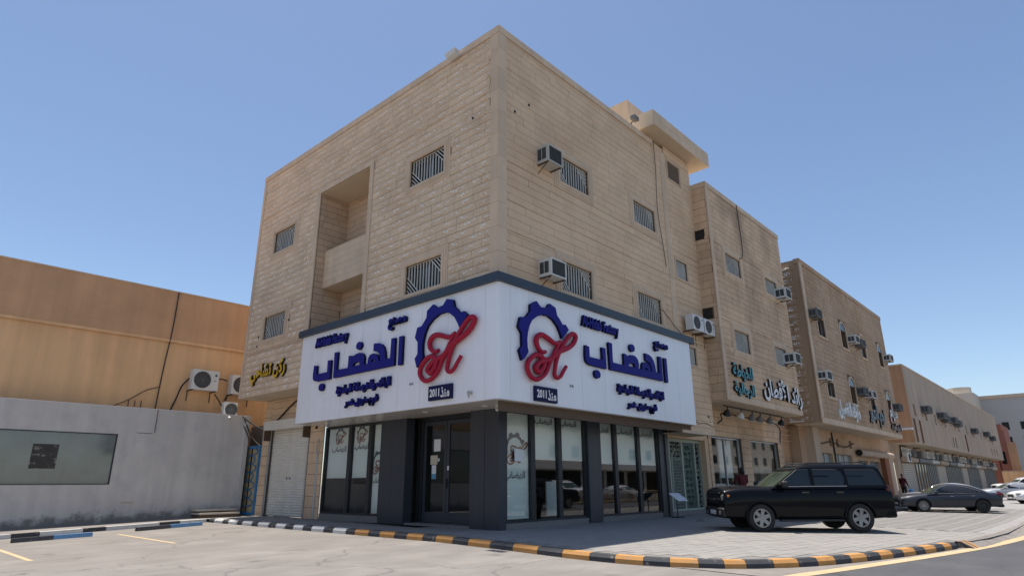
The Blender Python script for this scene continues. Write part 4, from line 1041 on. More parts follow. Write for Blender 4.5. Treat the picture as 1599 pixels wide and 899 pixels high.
# flood lamp on the parapet, cables on the facade
def lamp(p, label, dirv=(-.3, 0, -.2)):
    e = empty('flood_lamp', p, label, 'lamp'); p = Vector(p)
    m = MB(); m.tube([p, p + Vector((-.12, 0, .06)), p + Vector((-.22, 0, .0))], .02, 6); m.build('arm', M['alu'], e)
    m = MB(); q = p + Vector((-.3, .0, -.02)); m.hexa([q + Vector(a) for a in ((-.06, -.22, -.10), (.10, -.22, -.14), (-.06, .22, -.10), (.10, .22, -.14), (-.12, -.28, .06), (.12, -.28, .02), (-.12, .28, .06), (.12, .28, .02))])
    m.build('housing', M['lamp_white'], e)
lamp((-1.36, .73, 15.75), 'white flood lamp clamped to the roof edge left of the corner')
def cable(label, pts, r=.018, mat_='cable', smooth_n=6, cat='cable', name='cable'):
    m = MB(); m.tube(catmull(pts, smooth_n), r, 6); return m.build(name, M[mat_], label=label, cat=cat)
cable('dark cable hanging from the roof edge to the upper right window', [FR.p(8.6, 15.9, .09), FR.p(8.62, 14.5, .09), FR.p(8.5, 13.2, .10), FR.p(8.45, 12.2, .12), FR.p(8.7, 11.1, .09), FR.p(8.9, 10.0, .07)], .015)
cable('thin cable slanting from the lower window to the two fan units', [FR.p(8.2, 8.0, .09), FR.p(8.9, 7.6, .10), FR.p(9.8, 7.14, .12), FR.p(10.1, 7.1, .12)], .014)
cable('thin wire drooping across the stone above the green door', [FR.p(9.9, 3.9, .03), FR.p(10.6, 3.62, .04), FR.p(11.2, 3.66, .04), FR.p(12.0, 3.55, .04)], .012)
m = MB()
for fr_, u, v in ((FR, .12, 13.6), (FR, -.6, 13.0), (FL, .1, 12.9), (FL, -10.8, 8.6), (FL, -11.0, 7.95), (FL, -13.6, 7.6), (FL, -13.65, 7.2), (FR, 11.6, 3.95)):
    m.disc((u, v), .05, fr_, .03, .042, 10)
m.build('wall_holes', M['black'], Bd)
# rooftop bits
e = empty('satellite_dish', (8.9, .9, 16.9), 'small dark satellite dish on the roof beside the projecting slab', 'satellite dish')
m = MB(); m.tube([(8.9, .9, 16.9), (8.9, .9, 17.7)], .03, 6); m.build('mast', M['rust'], e)
m = MB(); c = Vector((8.85, .8, 17.8)); n_ = 14
for k in range(n_): a0, a1 = 2 * math.pi * k / n_, 2 * math.pi * (k + 1) / n_; m.face([c, c + Vector((.3 * math.cos(a0), -.1, .3 * math.sin(a0))), c + Vector((.3 * math.cos(a1), -.1, .3 * math.sin(a1)))])
m.build('dish', M['ac_mid'], e)
e = empty('flood_lamp', (7.2, -.9, 15.95), 'small dark roof lamp poking above the right parapet', 'lamp')
m = MB(); m.tube([(7.2, -1.1, 15.9), (7.2, -1.1, 16.25), (7.1, -1.3, 16.3)], .03, 6); m.build('arm', M['rust'], e)
part('housing', M['ac_mid'], e, (6.85, 7.2, -1.5, -1.28, 16.2, 16.38))

# ================================================================== second stone building (tailor)
B2 = empty('stone_building', (17, 4, 0), 'beige stone building with white and teal lettering, right of the corner building', 'building')
F2 = Frame((0, -1.98, 0), (1, 0, 0), (0, 0, 1)); G2 = Frame((0, 0, 0), (1, 0, 0), (0, 0, 1))
X0, X1 = 12.09, 21.43; T2 = 14.98; BB = 4.67
W2 = [(13.48, 15.22, 10.80, 11.75), (18.37, 20.03, 10.85, 11.70), (13.53, 15.22, 7.03, 8.0), (18.45, 20.07, 7.04, 7.98)]
m = MB(); cut_rect(F2, m, X0, X1, BB, T2 - .02, W2, .22); wl2 = m.build('wall', M['grout'], B2)
part('side_wall', M['grout'], B2, (X0, X0 + .2, -1.975, 10, BB, T2 - .2), (X1 - .2, X1 - .003, -1.975, 10, BB, T2 - .2), (X0, X1, 9.8, 10, 0, T2 - .2))
part('roof', M['soffit_plaster'], B2, (X0 + .21, X1 - .21, -1.7, 9.79, T2 - .6, T2 - .2)); part('soffit', M['soffit_plaster'], B2, (X0 + .01, X1, -1.96, .02, BB - .04, BB))
lst = stones(F2, X0 + .26, X1 - .02, BB + .28, T2 - .26, [(h[0] - .3, h[1] + .3, h[2] - .3, h[3] + .3) for h in W2], .27, .5, 1.1, .015, False)
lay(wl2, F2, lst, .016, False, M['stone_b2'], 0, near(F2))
S2 = Frame((X0, 0, 0), (0, -1, 0), (0, 0, 1))
lay(bpy.data.objects['side_wall'], S2, stones(S2, 1.26, 1.96, BB, T2 - .26, [(1.30, 1.72, 12.1, 12.6), (1.3, 1.8, 8.3, 8.8)], .36, .4, .8, .02, False), .03, False, M['stone_b2'], 0, lambda s_: 0)
for v in (12.1, 8.3): part('vent_opening', M['black'], B2, (1.31, 1.72, v + .02, v + .48, -.02, .02), fr=S2)
quoins(B2, F2, X0 - .03, X0 + .25, BB, T2 - .26, .8, .04)
for k in range(7): m = MB(); a = X0 + .25 + (X1 - X0 - .25) * k / 7; m.box(a + .004, a + (X1 - X0 - .25) / 7 - .004, BB - .02, BB + .27, -.01, .05, fr=F2); m.build('band_stone', M['trim'], B2)
for k in range(8): m = MB(); a = X0 - .03 + (X1 - X0 + .03) * k / 8; m.box(a + .003, a + (X1 - X0 + .03) / 8 - .003, T2 - .25, T2, -.3, .05, fr=F2); m.build('coping_stone', M['trim'], B2)
m = MB(); m.box(X0 - .03, X0 + .27, -1.67, -1.2, T2 - .25, T2); m.build('coping_stone', M['trim'], B2)
for h in W2: window(B2, F2, *h, bars=12, mats=M['trim'])
W2G = [(14.35, 17.75, .35, 3.38), (18.85, 22.75, .35, 3.38)]
m = MB(); cut_rect(G2, m, 14.02, 23.45, 0, BB, W2G, .35); gw2 = m.build('shop_wall', M['grout'], B2)
part('return_wall', M['stone_b2'], B2, (23.3, 23.44, .01, 3, 0, BB))
lay(gw2, G2, stones(G2, 14.04, 23.43, 0, BB - .02, [(a - .0, b, c, d_) for a, b, c, d_ in W2G], .33, .6, 1.2, .02, False), .02, False, M['stone_b2'], 0, lambda s_: 0)
for k, h in enumerate(W2G):
    f = MB(); t = .07
    for a in ((h[0], h[1], h[2], h[2] + t), (h[0], h[1], h[3] - t, h[3]), (h[0], h[0] + t, h[2] + t, h[3] - t), (h[1] - t, h[1], h[2] + t, h[3] - t)): f.box(*a, -.2, -.1, fr=G2)
    if k == 0: f.box(15.95, 16.02, h[2] + t, h[3] - t, -.2, -.1, fr=G2)
    wf = f.build('shop_window', M['alu'], B2)
    p = MB(); p.face([G2.p(h[0], h[2], -.15), G2.p(h[1], h[2], -.15), G2.p(h[1], h[3], -.15), G2.p(h[0], h[3], -.15)]); p.build('pane', M['shopglass'], wf, recalc=False)
rm = MB()
XA, XB, YA, YB = 14.1, 23.2, .34, 3.4
rm.face([(XA, YB, 0), (XB, YB, 0), (XB, YB, 3.5), (XA, YB, 3.5)]); rm.face([(XA, YA, .1), (XB, YA, .1), (XB, YB, .1), (XA, YB, .1)]); rm.face([(XA, YA, 3.5), (XB, YA, 3.5), (XB, YB, 3.5), (XA, YB, 3.5)])
for q in (XA, XB, 18.2): rm.face([(q, YA, 0), (q, YB, 0), (q, YB, 3.5), (q, YA, 3.5)])
rm.build('shop_room', M['interior_light'], B2, recalc=False)
part('curtain', M['blind'], B2, (16.1, 17.6, .5, .55, 1.5, 3.3)); part('curtain', M['blind'], B2, (19.1, 19.9, .9, .95, .3, 3.2)); part('display_sign', M['navy'], B2, (14.5, 15.9, .6, .65, 1.9, 2.3))
for q in ((19.9, 20.9, 1.6, 2.2, .1, 2.4), (21.2, 22.0, 1.8, 2.2, .1, 2.0), (14.4, 15.6, 1.2, 1.8, .1, 1.7), (22.1, 22.6, .9, 1.1, .1, 2.8)): part('wardrobe', M['ac_mid'], B2, q)
for args in ((19.72, 10.78, 'window air conditioner by the upper right window over the tailor lettering'), (19.76, 7.22, 'window air conditioner above the end of the white tailor lettering')):
    window_ac(F2, args[0], args[1], .85, .56, .6, args[2], 'ac_white')
wall_sign('wall_lettering', 'large white Arabic letters with black sides on the stone wall above the tailor shop', F2, ('رائد الأقطان', 16.1, 21.3, 5.0, 6.28, M['white'], M['black'], -.12, .03))
wall_sign('wall_lettering', 'two lines of teal Arabic letters at the left of the tailor shop wall', F2, ('للخياطة', 12.75, 14.95, 5.62, 6.38, M['teal']), ('الرجالية', 12.75, 15.0, 4.88, 5.55, M['teal']))
cable('dark cable hanging down the tailor building to its upper left window', [F2.p(15.6, 14.9, .07), F2.p(15.65, 13.4, .08), F2.p(15.6, 12.2, .09), F2.p(15.1, 11.8, .09)], .02)
cable('bent dark conduit on the wall under the flood lamps', [G2.p(15.2, 4.0, .04), G2.p(15.7, 4.2, .04), G2.p(15.8, 4.5, .04), G2.p(18, 4.5, .04), G2.p(22.9, 4.4, .04), G2.p(23.1, 3.4, .05)], .03)
gn = empty('lamp_rail', (17, -1.2, 4.6), 'black rail hanging under the stone overhang of the tailor shop', 'rail')
m = MB(); m.tube([(13.4, -1.2, 4.58), (20.9, -1.2, 4.58)], .03, 6); m.build('rail', M['black'], gn)
m = MB()
for x in (14.2, 17, 20): m.tube([(x, -1.2, 4.58), (x, -1.2, 4.66)], .02, 5)
m.build('hanger', M['black'], gn)
lab = ['black bell shaped flood lamp at the left end of the rail', 'white flood lamp second from the left on the rail', 'black and white flood lamp third from the left on the rail', 'flood lamp fourth from the left on the rail',
       'flood lamp second from the right end of the rail', 'black flood lamp at the right end of the rail']
for k, (x, c) in enumerate(((13.8, 'black'), (15.3, 'lamp_white'), (16.6, 'ac_mid'), (17.6, 'ac_mid'), (18.9, 'ac_mid'), (20.5, 'black'))):
    e = empty('flood_lamp', (x, -1.2, 4.2), lab[k], 'lamp', 'flood lamps on the rail under the overhang')
    m = MB(); m.tube([(x, -1.2, 4.57), (x, -1.2, 4.42)], .025, 6); m.build('stem', M['black'], e)
    m = MB(); m.tube([(x, -1.2, 4.44), (x + .02, -1.17, 4.36), (x + .06, -1.1, 4.2)], .1, 12, rs=[.05, .12, .19]); m.build('shade', M[c], e, smooth=40)
    m = MB(); m.tube([(x + .06, -1.1, 4.199), (x + .075, -1.07, 4.15)], .15, 12, rs=[.17, .12]); m.build('reflector', M['lamp_white'], e, smooth=40)
# low orange wall in the gap
low_ = MB(); low_.box(23.46, 25.4, .2, .5, 0, 9.0); low_.build('side_wall_plain', M['orange_plaster'], label='orange rendered wall filling the gap between the two stone buildings', cat='wall')
bx = MB(); bx.box(23.6, 25.2, -.5, .1, 0, 2.3); bx.build('utility_box', M['cream'], label='cream utility cabinet in the gap behind the black car roof', cat='cabinet')
m = MB()
for v in (3.55, 3.9, 4.2): m.box(23.47, 25.3, .1, .2, v, v + .04)
m.build('wall_ledge', M['trim'], bpy.data.objects['side_wall_plain'])

# ================================================================== third building (arched windows)
B3 = empty('stone_building', (34, 6, 0), 'yellowish stone building with arched windows and many air conditioners', 'building')
F3 = Frame((0, -1.98, 0), (1, 0, 0), (0, 0, 1)); G3 = Frame((0, -.4, 0), (1, 0, 0), (0, 0, 1))
A0, A1, T3, C3 = 24.72, 44.4, 14.46, 4.52
AW = [(26.6, 28.0, 9.95, 11.1, 0), (31.5, 32.8, 9.95, 11.15, 1), (36.3, 37.6, 9.95, 11.1, 0), (41.4, 42.7, 9.95, 11.15, 1),
      (26.6, 28.0, 6.2, 7.1, 0), (31.5, 32.8, 6.2, 7.35, 1), (36.3, 37.6, 6.2, 7.1, 0), (41.4, 42.7, 6.2, 7.35, 1)]
m = MB(); cut_rect(F3, m, A0, A1, C3, T3, [h[:4] for h in AW], .22); wl3 = m.build('wall', M['grout'], B3)
part('side_wall', M['stone_b3'], B3, (A0, A0 + .2, -1.975, 12, C3, T3 - .05), (A1 - .2, A1 - .003, -1.975, 12, C3, T3 - .05), (A0, A1, 11.8, 12, 0, T3 - .05)); part('roof', M['soffit_plaster'], B3, (A0 + .21, A1 - .21, -1.7, 11.79, T3 - .6, T3 - .2))
part('soffit', M['soffit_plaster'], B3, (A0 + .01, A1, -1.96, -.4, C3 - .04, C3))
holes3 = [(h[0] - .15, h[1] + .15, h[2] - .1, h[3] + (.75 if h[4] else .55)) for h in AW]
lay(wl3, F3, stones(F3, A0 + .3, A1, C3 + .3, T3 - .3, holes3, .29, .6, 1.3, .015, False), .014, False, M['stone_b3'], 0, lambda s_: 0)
# deeply coursed side wall: every other course stands proud
S3 = Frame((A0, 0, 0), (0, -1, 0), (0, 0, 1)); sw3 = [o for o in B3.children if o.name.startswith('side_wall')][0]
m = MB(); v = C3
while v < T3 - .3: m.box(-3, 1.5, v + .02, v + .22, 0, .06, fr=S3); v += .44
m.build('courses', M['stone_b3'], sw3)
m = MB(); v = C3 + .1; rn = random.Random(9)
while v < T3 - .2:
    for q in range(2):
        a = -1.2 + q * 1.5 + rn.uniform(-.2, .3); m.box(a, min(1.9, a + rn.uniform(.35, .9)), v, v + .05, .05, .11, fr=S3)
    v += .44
m.build('ledges', M['painted_glint'], sw3, kind='stuff')  # thin slabs added, with sunlit dashes put into their pale colour
lay(sw3, S3, stones(S3, -1.9, 1.5, C3, T3 - .3, [], .44, .5, .9, .02, True), .05, True, M['stone_b3'], 0, lambda s_: 0, w0=.01)
quoins(B3, F3, A0 - .1, A0 + .3, C3, T3 - .25, .9, .05)
for k in range(9): m = MB(); a = A0 - .06 + (A1 - A0 + .06) * k / 9; m.box(a + .005, a + (A1 - A0) / 9, T3 - .3, T3, -.3, .06, fr=F3); m.build('coping_stone', M['stone_b3'], B3)
for k in range(9): m = MB(); a = A0 + (A1 - A0) * k / 9; m.box(a + .005, a + (A1 - A0) / 9 - .005, C3 - .03, C3 + .29, -.01, .06, fr=F3); m.build('band_stone', M['trim'], B3)
for (a, b, c, d_, full) in AW:
    mid = (a + b) / 2; hw = (b - a) / 2; top = d_
    m = MB(); ring = []; n_ = 10; r1, r0 = hw + .14, hw
    base = d_ - (.0)
    for k in range(n_): 
        t0, t1 = math.pi * k / n_, math.pi * (k + 1) / n_
        f_ = lambda r_, t: (mid - r_ * math.cos(t), base + r_ * .85 * math.sin(t))
        m.hexa([F3.p(*p, w_) for w_ in (-.02, .05) for p in (f_(r0, t0), f_(r1, t0), f_(r0, t1), f_(r1, t1))])
    m.box(a - .14, a, c - .08, base, -.02, .05, fr=F3); m.box(b, b + .14, c - .08, base, -.02, .05, fr=F3); m.box(a - .14, b + .14, c - .16, c - .08, -.02, .08, fr=F3); m.box(a, b, c - .08, c, -.02, .05, fr=F3)
    wn = m.build('window', M['trim'], B3)
    tym = [(mid - hw * math.cos(math.pi * k / 10), base + .002 + hw * .85 * math.sin(math.pi * k / 10)) for k in range(11)]
    m = MB(); m.prism(tym, F3, -.02, .015); m.build('tympanum', M['window_dark'] if full else M['stone_b3'], wn)
    m = MB(); m.box(a, b, c, d_, -.22, -.2, fr=F3); m.build('pane', M['window_dark'], wn)
    m = MB()
    for q in ((a, a + .05, c, d_), (b - .05, b, c, d_), (mid - .03, mid + .03, c, d_), (a + .05, b - .05, c, c + .05), (a + .05, b - .05, d_ - .05, d_)): m.box(*q, -.199, -.15, fr=F3)
    m.build('frame', M['wood'] if full else M['alu'], wn)
acs3 = [(24.95, 10.72, 'window air conditioner highest on the left of the arched window building', 'ac_mid'), (31.55 + 1.4, 10.42, 'white window air conditioner right of the upper second arched window', 'ac_white'),
        (34.6, 10.4, 'dark window air conditioner right beside the white one on the arched building upper floor', 'ac_mid'), (42.9, 10.5, 'window air conditioner at the upper right end of the arched window building', 'ac_white'),
        (25.0, 6.95, 'window air conditioner over the left window on the lower floor of the arched window building', 'ac_white'), (33.0, 6.82, 'window air conditioner right of the lower second arched window', 'ac_mid'),
        (35.0, 6.8, 'pale window air conditioner over the lower third window of the arched window building', 'ac_white'), (43.0, 6.6, 'window air conditioner at the lower right end above the maroon sign', 'ac_mid')]
for u, v, l, c in acs3: window_ac(F3, u + .08, v + .03, .95, .52, .55, l, c)
W3G = [(28.0, 31.2, .35, 3.05), (32.0, 35.6, .35, 3.05), (37.0, 39.6, .1, 2.75), (40.2, 43.2, .1, 2.75)]
m = MB(); cut_rect(G3, m, A0 + .6, 47.0, 0, C3, W3G + [(28.0, 28.7, 3.5, 4.05), (30.9, 31.5, 3.5, 4.05), (32.4, 33.0, 3.5, 4.05), (35.4, 36.0, 3.5, 4.05)], .3); m.build('shop_wall', M['stone_b3'], B3)
part('return_wall', M['stone_b3'], B3, (A0 + .6, A0 + .7, -.39, .19, 0, C3))
part('pillar', M['b4'], B3, (26.3, 27.4, -.9, -.39, 0, C3 - .05)); part('pillar', M['rust_brown'], B3, (43.3, 44.6, -.75, -.39, 0, 3.4)); part('pillar', M['b4'], B3, (44.62, 45.9, -.75, -.39, 0, 3.4))
part('opening_back', M['black_gap'], B3, (27.5, 36.5, .0, .1, 3.4, 4.2))
for k, h in enumerate(W3G):
    m = MB(); m.box(h[0], h[1], h[2], h[3], -.28, -.24, fr=G3); wn = m.build('shop_window', M['interior_light'] if k < 2 else M['ac_mid'], B3)
    m = MB()
    for q in range(4 if k < 2 else 6): uu = h[0] + (h[1] - h[0]) * q / (3 if k < 2 else 5); m.box(uu - .04, uu + .04, h[2], h[3], -.239, -.16, fr=G3)
    m.build('mullion', M['alu'], wn)
for k, (a, b) in enumerate(((36.6, 41.0), (41.05, 46.2))):
    m = MB(); m.tube([G3.p(a, 3.25, .26), G3.p(b, 3.25, .26)], .25, 14); e = m.build('shutter_housing', M['b4'], B3, smooth=40)
    m = MB(); m.tube([G3.p(a - .01, 3.25, .26), G3.p(a - .005, 3.25, .26)], .23, 14); m.build('end_cap', M['black'], e)
wall_sign('wall_lettering', 'white Arabic letters on the arched window building, above its shop windows', F3, ('ملوك التفصيل', 28.0, 32.6, 4.95, 6.15, M['white'], M['lamp_white']))
wall_sign('wall_lettering', 'dark slate Arabic letters between the white and the maroon signs', F3, ('نجم البدور', 35.2, 39.4, 4.95, 6.5, M['steelblue']))
wall_sign('wall_lettering', 'maroon Arabic sign at the right end of the arched window building', F3, ('مرام', 41.2, 43.6, 5.5, 7.0, M['lamp_white'], M['maroon']), ('للخياطة', 41.2, 44.4, 4.9, 5.6, M['maroon']))
cable('dark conduit hanging beside the shop windows of the arched window building', [G3.p(31.5, 4.4, .05), G3.p(31.6, 3.4, .05), G3.p(31.6, 1.0, .05)], .05)
cable('two bends of dark cable draped over the shop wall below the arched windows', [G3.p(27, 3.9, .06), G3.p(29, 3.6, .08), G3.p(31.2, 3.8, .06), G3.p(34, 3.55, .08), G3.p(36.5, 3.9, .06)], .035)

# ================================================================== long stucco building
B4 = empty('stucco_building', (80, 6, 0), 'long low beige stucco building with orange end wall and shops below', 'building')
F4 = Frame((0, -1.98, 0), (1, 0, 0), (0, 0, 1)); G4 = Frame((0, -.3, 0), (1, 0, 0), (0, 0, 1))
C0, C1, T4, D4 = 49.5, 115.5, 11.05, 4.45
W4 = []
for u, v in ((51.2, 6.8), (56.0, 6.7), (60.6, 6.6), (66.0, 6.7), (74.5, 6.7), (80.5, 6.7), (86, 6.6), (93.0, 6.7), (99.0, 6.6), (104.6, 6.5), (69.0, 4.75), (70.6, 4.75), (101.5, 4.75), (104.5, 4.75), (107.5, 4.75)):
    W4.append((u, u + .8, v, v + 1.05))
m = MB(); cut_rect(F4, m, C0, C1, D4, T4, W4, .2); m.build('wall', M['b4'], B4)
part('end_wall', M['orange_plaster'], B4, (C0, C0 + .2, -1.975, 14, D4, T4 - .004)); part('end_wall', M['b4'], B4, (C1 - .2, C1, -1.97, 14, D4, T4)); part('roof', M['b4'], B4, (C0 + .21, C1 - .21, -1.7, 13.9, T4 - .5, T4 - .1), (C0 + .21, C1 - .21, -1.97, -1.7, T4 - .1, T4))
part('parapet_cap', M['trim'], B4, (C0 - .05, C1, -2.04, -1.7, T4 + .002, T4 + .14)); part('parapet_cap', M['trim'], B4, (C0 - .05, C0 + .25, -1.699, 14, T4 + .002, T4 + .14)); part('soffit', M['soffit_plaster'], B4, (C0, C1, -1.97, -.3, D4 - .05, D4 - .002)); part('ledge', M['white'], B4, (C0 - .5, C0 - .02, -2.0, 3, 5.5, 5.68))
for h in W4:
    m = MB(); m.box(h[0], h[1], h[2], h[3], -.2, -.18, fr=F4); wn = m.build('window', M['window_dark'], B4)
    m = MB(); m.box(h[0] + .37, h[0] + .43, h[2], h[3], -.18, -.12, fr=F4); m.build('frame', M['alu'], wn)
labs = ['first window air conditioner from the left on the long stucco building', 'second window air conditioner from the left on the long stucco building', 'third window air conditioner from the left on the long stucco building', 'fourth window air conditioner from the left on the long stucco building',
        'fifth window air conditioner from the left on the long stucco building', 'third window air conditioner from the right on the long stucco building', 'second window air conditioner from the right on the long stucco building', 'last window air conditioner at the far end of the long stucco building']
for (u, v), l in zip(((54.4, 7.3), (62.2, 7.3), (64.0, 7.1), (69.0, 7.3), (71.5, 7.1), (84.2, 7.0), (96, 7.2), (101.9, 6.9)), labs): window_ac(F4, u, v, 1.5, .62, .7, l, 'ac_mid')
for k, (u, v0, v1) in enumerate(((50.3, 4.5, 6.5), (52.6, 4.5, 6.5), (78.5, 4.6, 6.5))):
    m = MB(); m.tube([F4.p(u, v0, .06), F4.p(u, v1, .06)], .07, 6)
    m.build('drain_pipe', M['wood'], label=('dark pipe nearest the orange end wall on the long stucco building', 'dark pipe next to the first one on the long stucco building', 'thin dark pipe on the middle of the long stucco building')[k], cat='pipe')
m = MB(); m.box(C0 + .2, C1, -.3, .0, 0, D4 - .06); m.build('shop_wall', M['b4'], B4)
rn = random.Random(5); u = 51.0; k = 0
while u < 112:
    L_ = rn.uniform(3.6, 5.2); kind = k % 3
    m = MB(); m.box(u, u + L_, .1, 2.9, .01, .05, fr=G4); e = m.build('shopfront', M['b4'] if kind == 0 else M['window_dark'], B4)
    m = MB()
    if kind == 0:
        for q in range(14): m.box(u, u + L_, .2 + q * .19, .3 + q * .19, .05, .07, fr=G4)
        m.build('slats', M['ac_beige'], e)
    else:
        for q in range(5): m.box(u + L_ * q / 4 - .05, u + L_ * q / 4 + .05, .1, 2.9, .05, .12, fr=G4)
        m.build('mullion', M['alu'], e)
    m = MB(); m.tube([G4.p(u - .1, 3.15, .3), G4.p(u + L_ + .1, 3.15, .3)], .25, 12); m.build('shutter_housing', (M['b4'], M['ac_mid'], M['ac_beige'])[k % 3], e, smooth=40)
    if kind != 1:
        m = MB(); m.box(u + .5, u + L_ - .6, 3.5, 4.2, .02, .10, fr=G4); m.build('sign_board', (M['lamp_white'], M['ac_mid'], M['cream'])[k % 3], e)
    for q in range(2):
        a = u + L_ * (.2 + .5 * q) + rn.uniform(-.3, .3); m = MB(); m.box(a, a + 1.0, 3.45, 4.05, .05, .5, fr=G4); bx_ = m.build('condenser', M['ac_mid'] if (k + q) % 2 else M['ac_white'], e)
        m = MB(); m.disc((a + .5, 3.75), .24, G4, .5, .52, 14); m.build('fan', M['ac_dark'], bx_)
    m = MB(); m.tube([G4.p(u + .3, 3.4, .1), G4.p(u + .35, 4.3, .1), G4.p(u + L_ * .6, 4.35, .1)], .04, 5); m.build('pipe', M['cable'], e)
    u += L_ + .9; k += 1
split_ac(G4, 51.0, 2.9, 1.2, .8, .4, 'fan unit under the overhang where the long stucco building begins', w0=.2, fan_left=False)
# distance
m = MB(); m.box(160, 175, -7.5, 22, -.5, 18.6); e = m.build('apartment_block', M['paleblock'], label='pale grey apartment block at the far end of the street', cat='building')
for k in range(9):
    for j in range(5):
        m = MB(); m.box(159.9, 159.99, -6.8 + 3.2 * k, -5.6 + 3.2 * k, 2.5 + 3.1 * j, 4.1 + 3.1 * j)
        if j < 4 or k > 8: m.build('window', M['window_dark'], e)
m = MB()
for k in range(5): m.box(160.5 + 2.8 * k, 162 + 2.8 * k, -7.6, -7.51, 3, 16.5)
m.build('window', M['window_dark'], e); part('roof_edge', M['trim'], e, (159.7, 175.2, -7.9, 22.2, 18.6, 19.3))
m = MB(); m.box(150, 158, 3.6, 9.0, 0, 19.2); m.tube([(153, 6.3, 19.2), (153, 6.3, 20.6)], 2.2, 16); m.build('apartment_block', M['cream'], label='cream building with rounded top showing above the long stucco roof', cat='building')
rb = MB(); rb.box(123, 135, -1.9, 8, 0, 10.6); rb.box(122.7, 123, -2.2, -.9, 0, 9.5); rb.box(122.7, 123, -.6, .2, 0, 10.8)
e = rb.build('shop_building', M['redbrown'], label='narrow red brown building just past the long stucco building', cat='building'); part('panel', M['orange_plaster'], e, (122.6, 122.99, -3.4, -2.2, 0, 7.5)); part('window', M['window_dark'], e, (122.6, 122.69, -1.7, -1.1, 4, 6))
m = MB(); m.box(121, 121.3, -14, -.8, -.5, 2.75); e = m.build('boundary_wall', M['ochre_plaster'], label='low tan boundary wall across the far end of the car park', cat='wall')
part('capping', M['b4'], e, (120.95, 121.35, -14, -.8, 2.752, 2.9))

# ================================================================== left neighbours
BF = Frame((0, 17.5, 0), (1, 0, 0), (0, 0, 1)); WF = Frame((0, 16.0, 0), (1, 0, 0), (0, 0, 1))
bw = empty('brown_building', (-6, 20, 0), 'ochre and brown stucco building behind the grey wall on the left', 'building')
part('wall', M['ochre_plaster'], bw, (-30, 4.0, 17.5, 26, -.6, 7.72)); part('upper_band', M['brown_plaster'], bw, (-30.0, 4.0, 17.42, 26, 7.72, 9.98)); part('coping', M['trim'], bw, (-30, 4.0, 17.38, 17.6, 9.98, 10.03))
part('ledge', M['ochre_plaster'], bw, (-30, 4.0, 17.40, 17.42, 7.60, 7.72))
cable('long dark cable hanging down the brown building', [(-3.7, 17.38, 9.98), (-3.72, 17.4, 8.2), (-3.80, 17.44, 6.8), (-3.86, 17.44, 5.6), (-3.9, 17.44, 4.4)], .025)
cable('brown pipe sloping across the ochre wall beside the long cable', [(-5.9, 17.46, 4.35), (-5.0, 17.46, 4.85), (-4.4, 17.46, 5.3), (-3.9, 17.46, 5.5)], .018, 'rust')
split_ac(BF, -2.72, 5.50, 1.2, .92, .38, 'white fan unit on the ochre wall, fully visible left one', w0=.25)
split_ac(BF, -.88, 5.45, 1.2, .92, .38, 'white fan unit on the ochre wall partly hidden by the stone building', w0=.25)
split_ac(Frame((0, 16.9, 0), (1, 0, 0), (0, 0, 1)), -1.30, 4.3, .62, .70, .3, 'small white unit standing on top of the grey wall', w0=.2, fan_left=False)
cable('bundle of black cables looping from the left fan unit to the wall top', [(-2.75, 17.2, 6.0), (-3.0, 17.25, 5.6), (-3.15, 17.3, 5.0), (-3.35, 17.3, 4.4)], .04)
cable('black pipe joining the two fan units on the ochre wall', [(-1.5, 17.3, 6.1), (-1.2, 17.3, 6.15), (-.95, 17.3, 6.1)], .03)
cable('black pipe dropping from the right fan unit behind the small unit', [(-.8, 17.3, 5.5), (-.95, 17.3, 5.2), (-1.1, 17.2, 4.9), (-1.3, 17.1, 5.1), (-1.5, 17.2, 5.4)], .03)
m = MB()
for x in (-5.0, -4.75, -4.5): m.box(x, x + .03, 17.46, 17.499, 4.4, 4.85)
m.build('wall_bars', M['wood'], bw)
gwall = empty('grey_wall', (-6, 16, -.1), 'grey painted wall with a mirrored shop window on the left', 'wall')
m = MB(); cut_rect(WF, m, -30, -.45, -.7, 4.36, [(-13.5, -5.58, 1.33, 3.28)], .10); m.build('wall', M['grey_wall'], gwall)
part('end_face', M['grey_wall'], gwall, (-.45, -.25, 15.8, 17.3, -.6, 4.36)); part('wall_top', M['white'], gwall, (-30, -.3, 15.985, 16.3, 4.362, 4.385)); part('backing', M['grey_wall'], gwall, (-30, -.3, 16.25, 16.3, -.7, 4.36))  # the wall's sunlit top edge is put into the strip's white colour
for k, (a, b) in enumerate(((-13.5, -5.6),)):
    m = MB(); m.box(a + .01, b, 1.36, 3.25, -.09, -.06, fr=WF); e = m.build('pane', M['tint_glass'], gwall)
part('window_frame', M['frame_dark'], gwall, (-13.5, -5.58, 3.25, 3.28, -.1, .01), (-13.5, -5.58, 1.33, 1.36, -.1, .01), (-5.61, -5.58, 1.36, 3.25, -.1, .01), fr=WF)
m = MB(); m.box(-8.30, -7.48, 1.91, 2.80, -.058, -.052, fr=WF); m.build('poster', M['poster'], gwall)
part('rough_patch', M['grey_stain'], gwall, (-4.25, -4.22, 3.4, 4.35, .0, .03), (-4.9, -4.3, 3.35, 3.38, .0, .006), fr=WF)
m = MB(); m.box(-5.05, -4.6, .62, .66, .001, .004, fr=WF); m.build('paint_mark', M['line_yellow'], gwall)
m = MB(); m.tube([WF.p(-1.2, 4.25, .02), WF.p(-1.2, 4.2, .1)], .06, 8); m.build('security_camera', M['lamp_white'], label='little white camera high on the right end of the grey wall', cat='camera')
cable('thick black cable sagging from the grey wall corner to the shutter', [(-.6, 15.9, 4.3), (-.2, 15.4, 3.9), (.0, 14.9, 3.7), (-.1, 14.4, 3.6), (-.1, 13.2, 4.2), (-.1, 12, 4.75), (-.1, 10.6, 4.9)], .035)
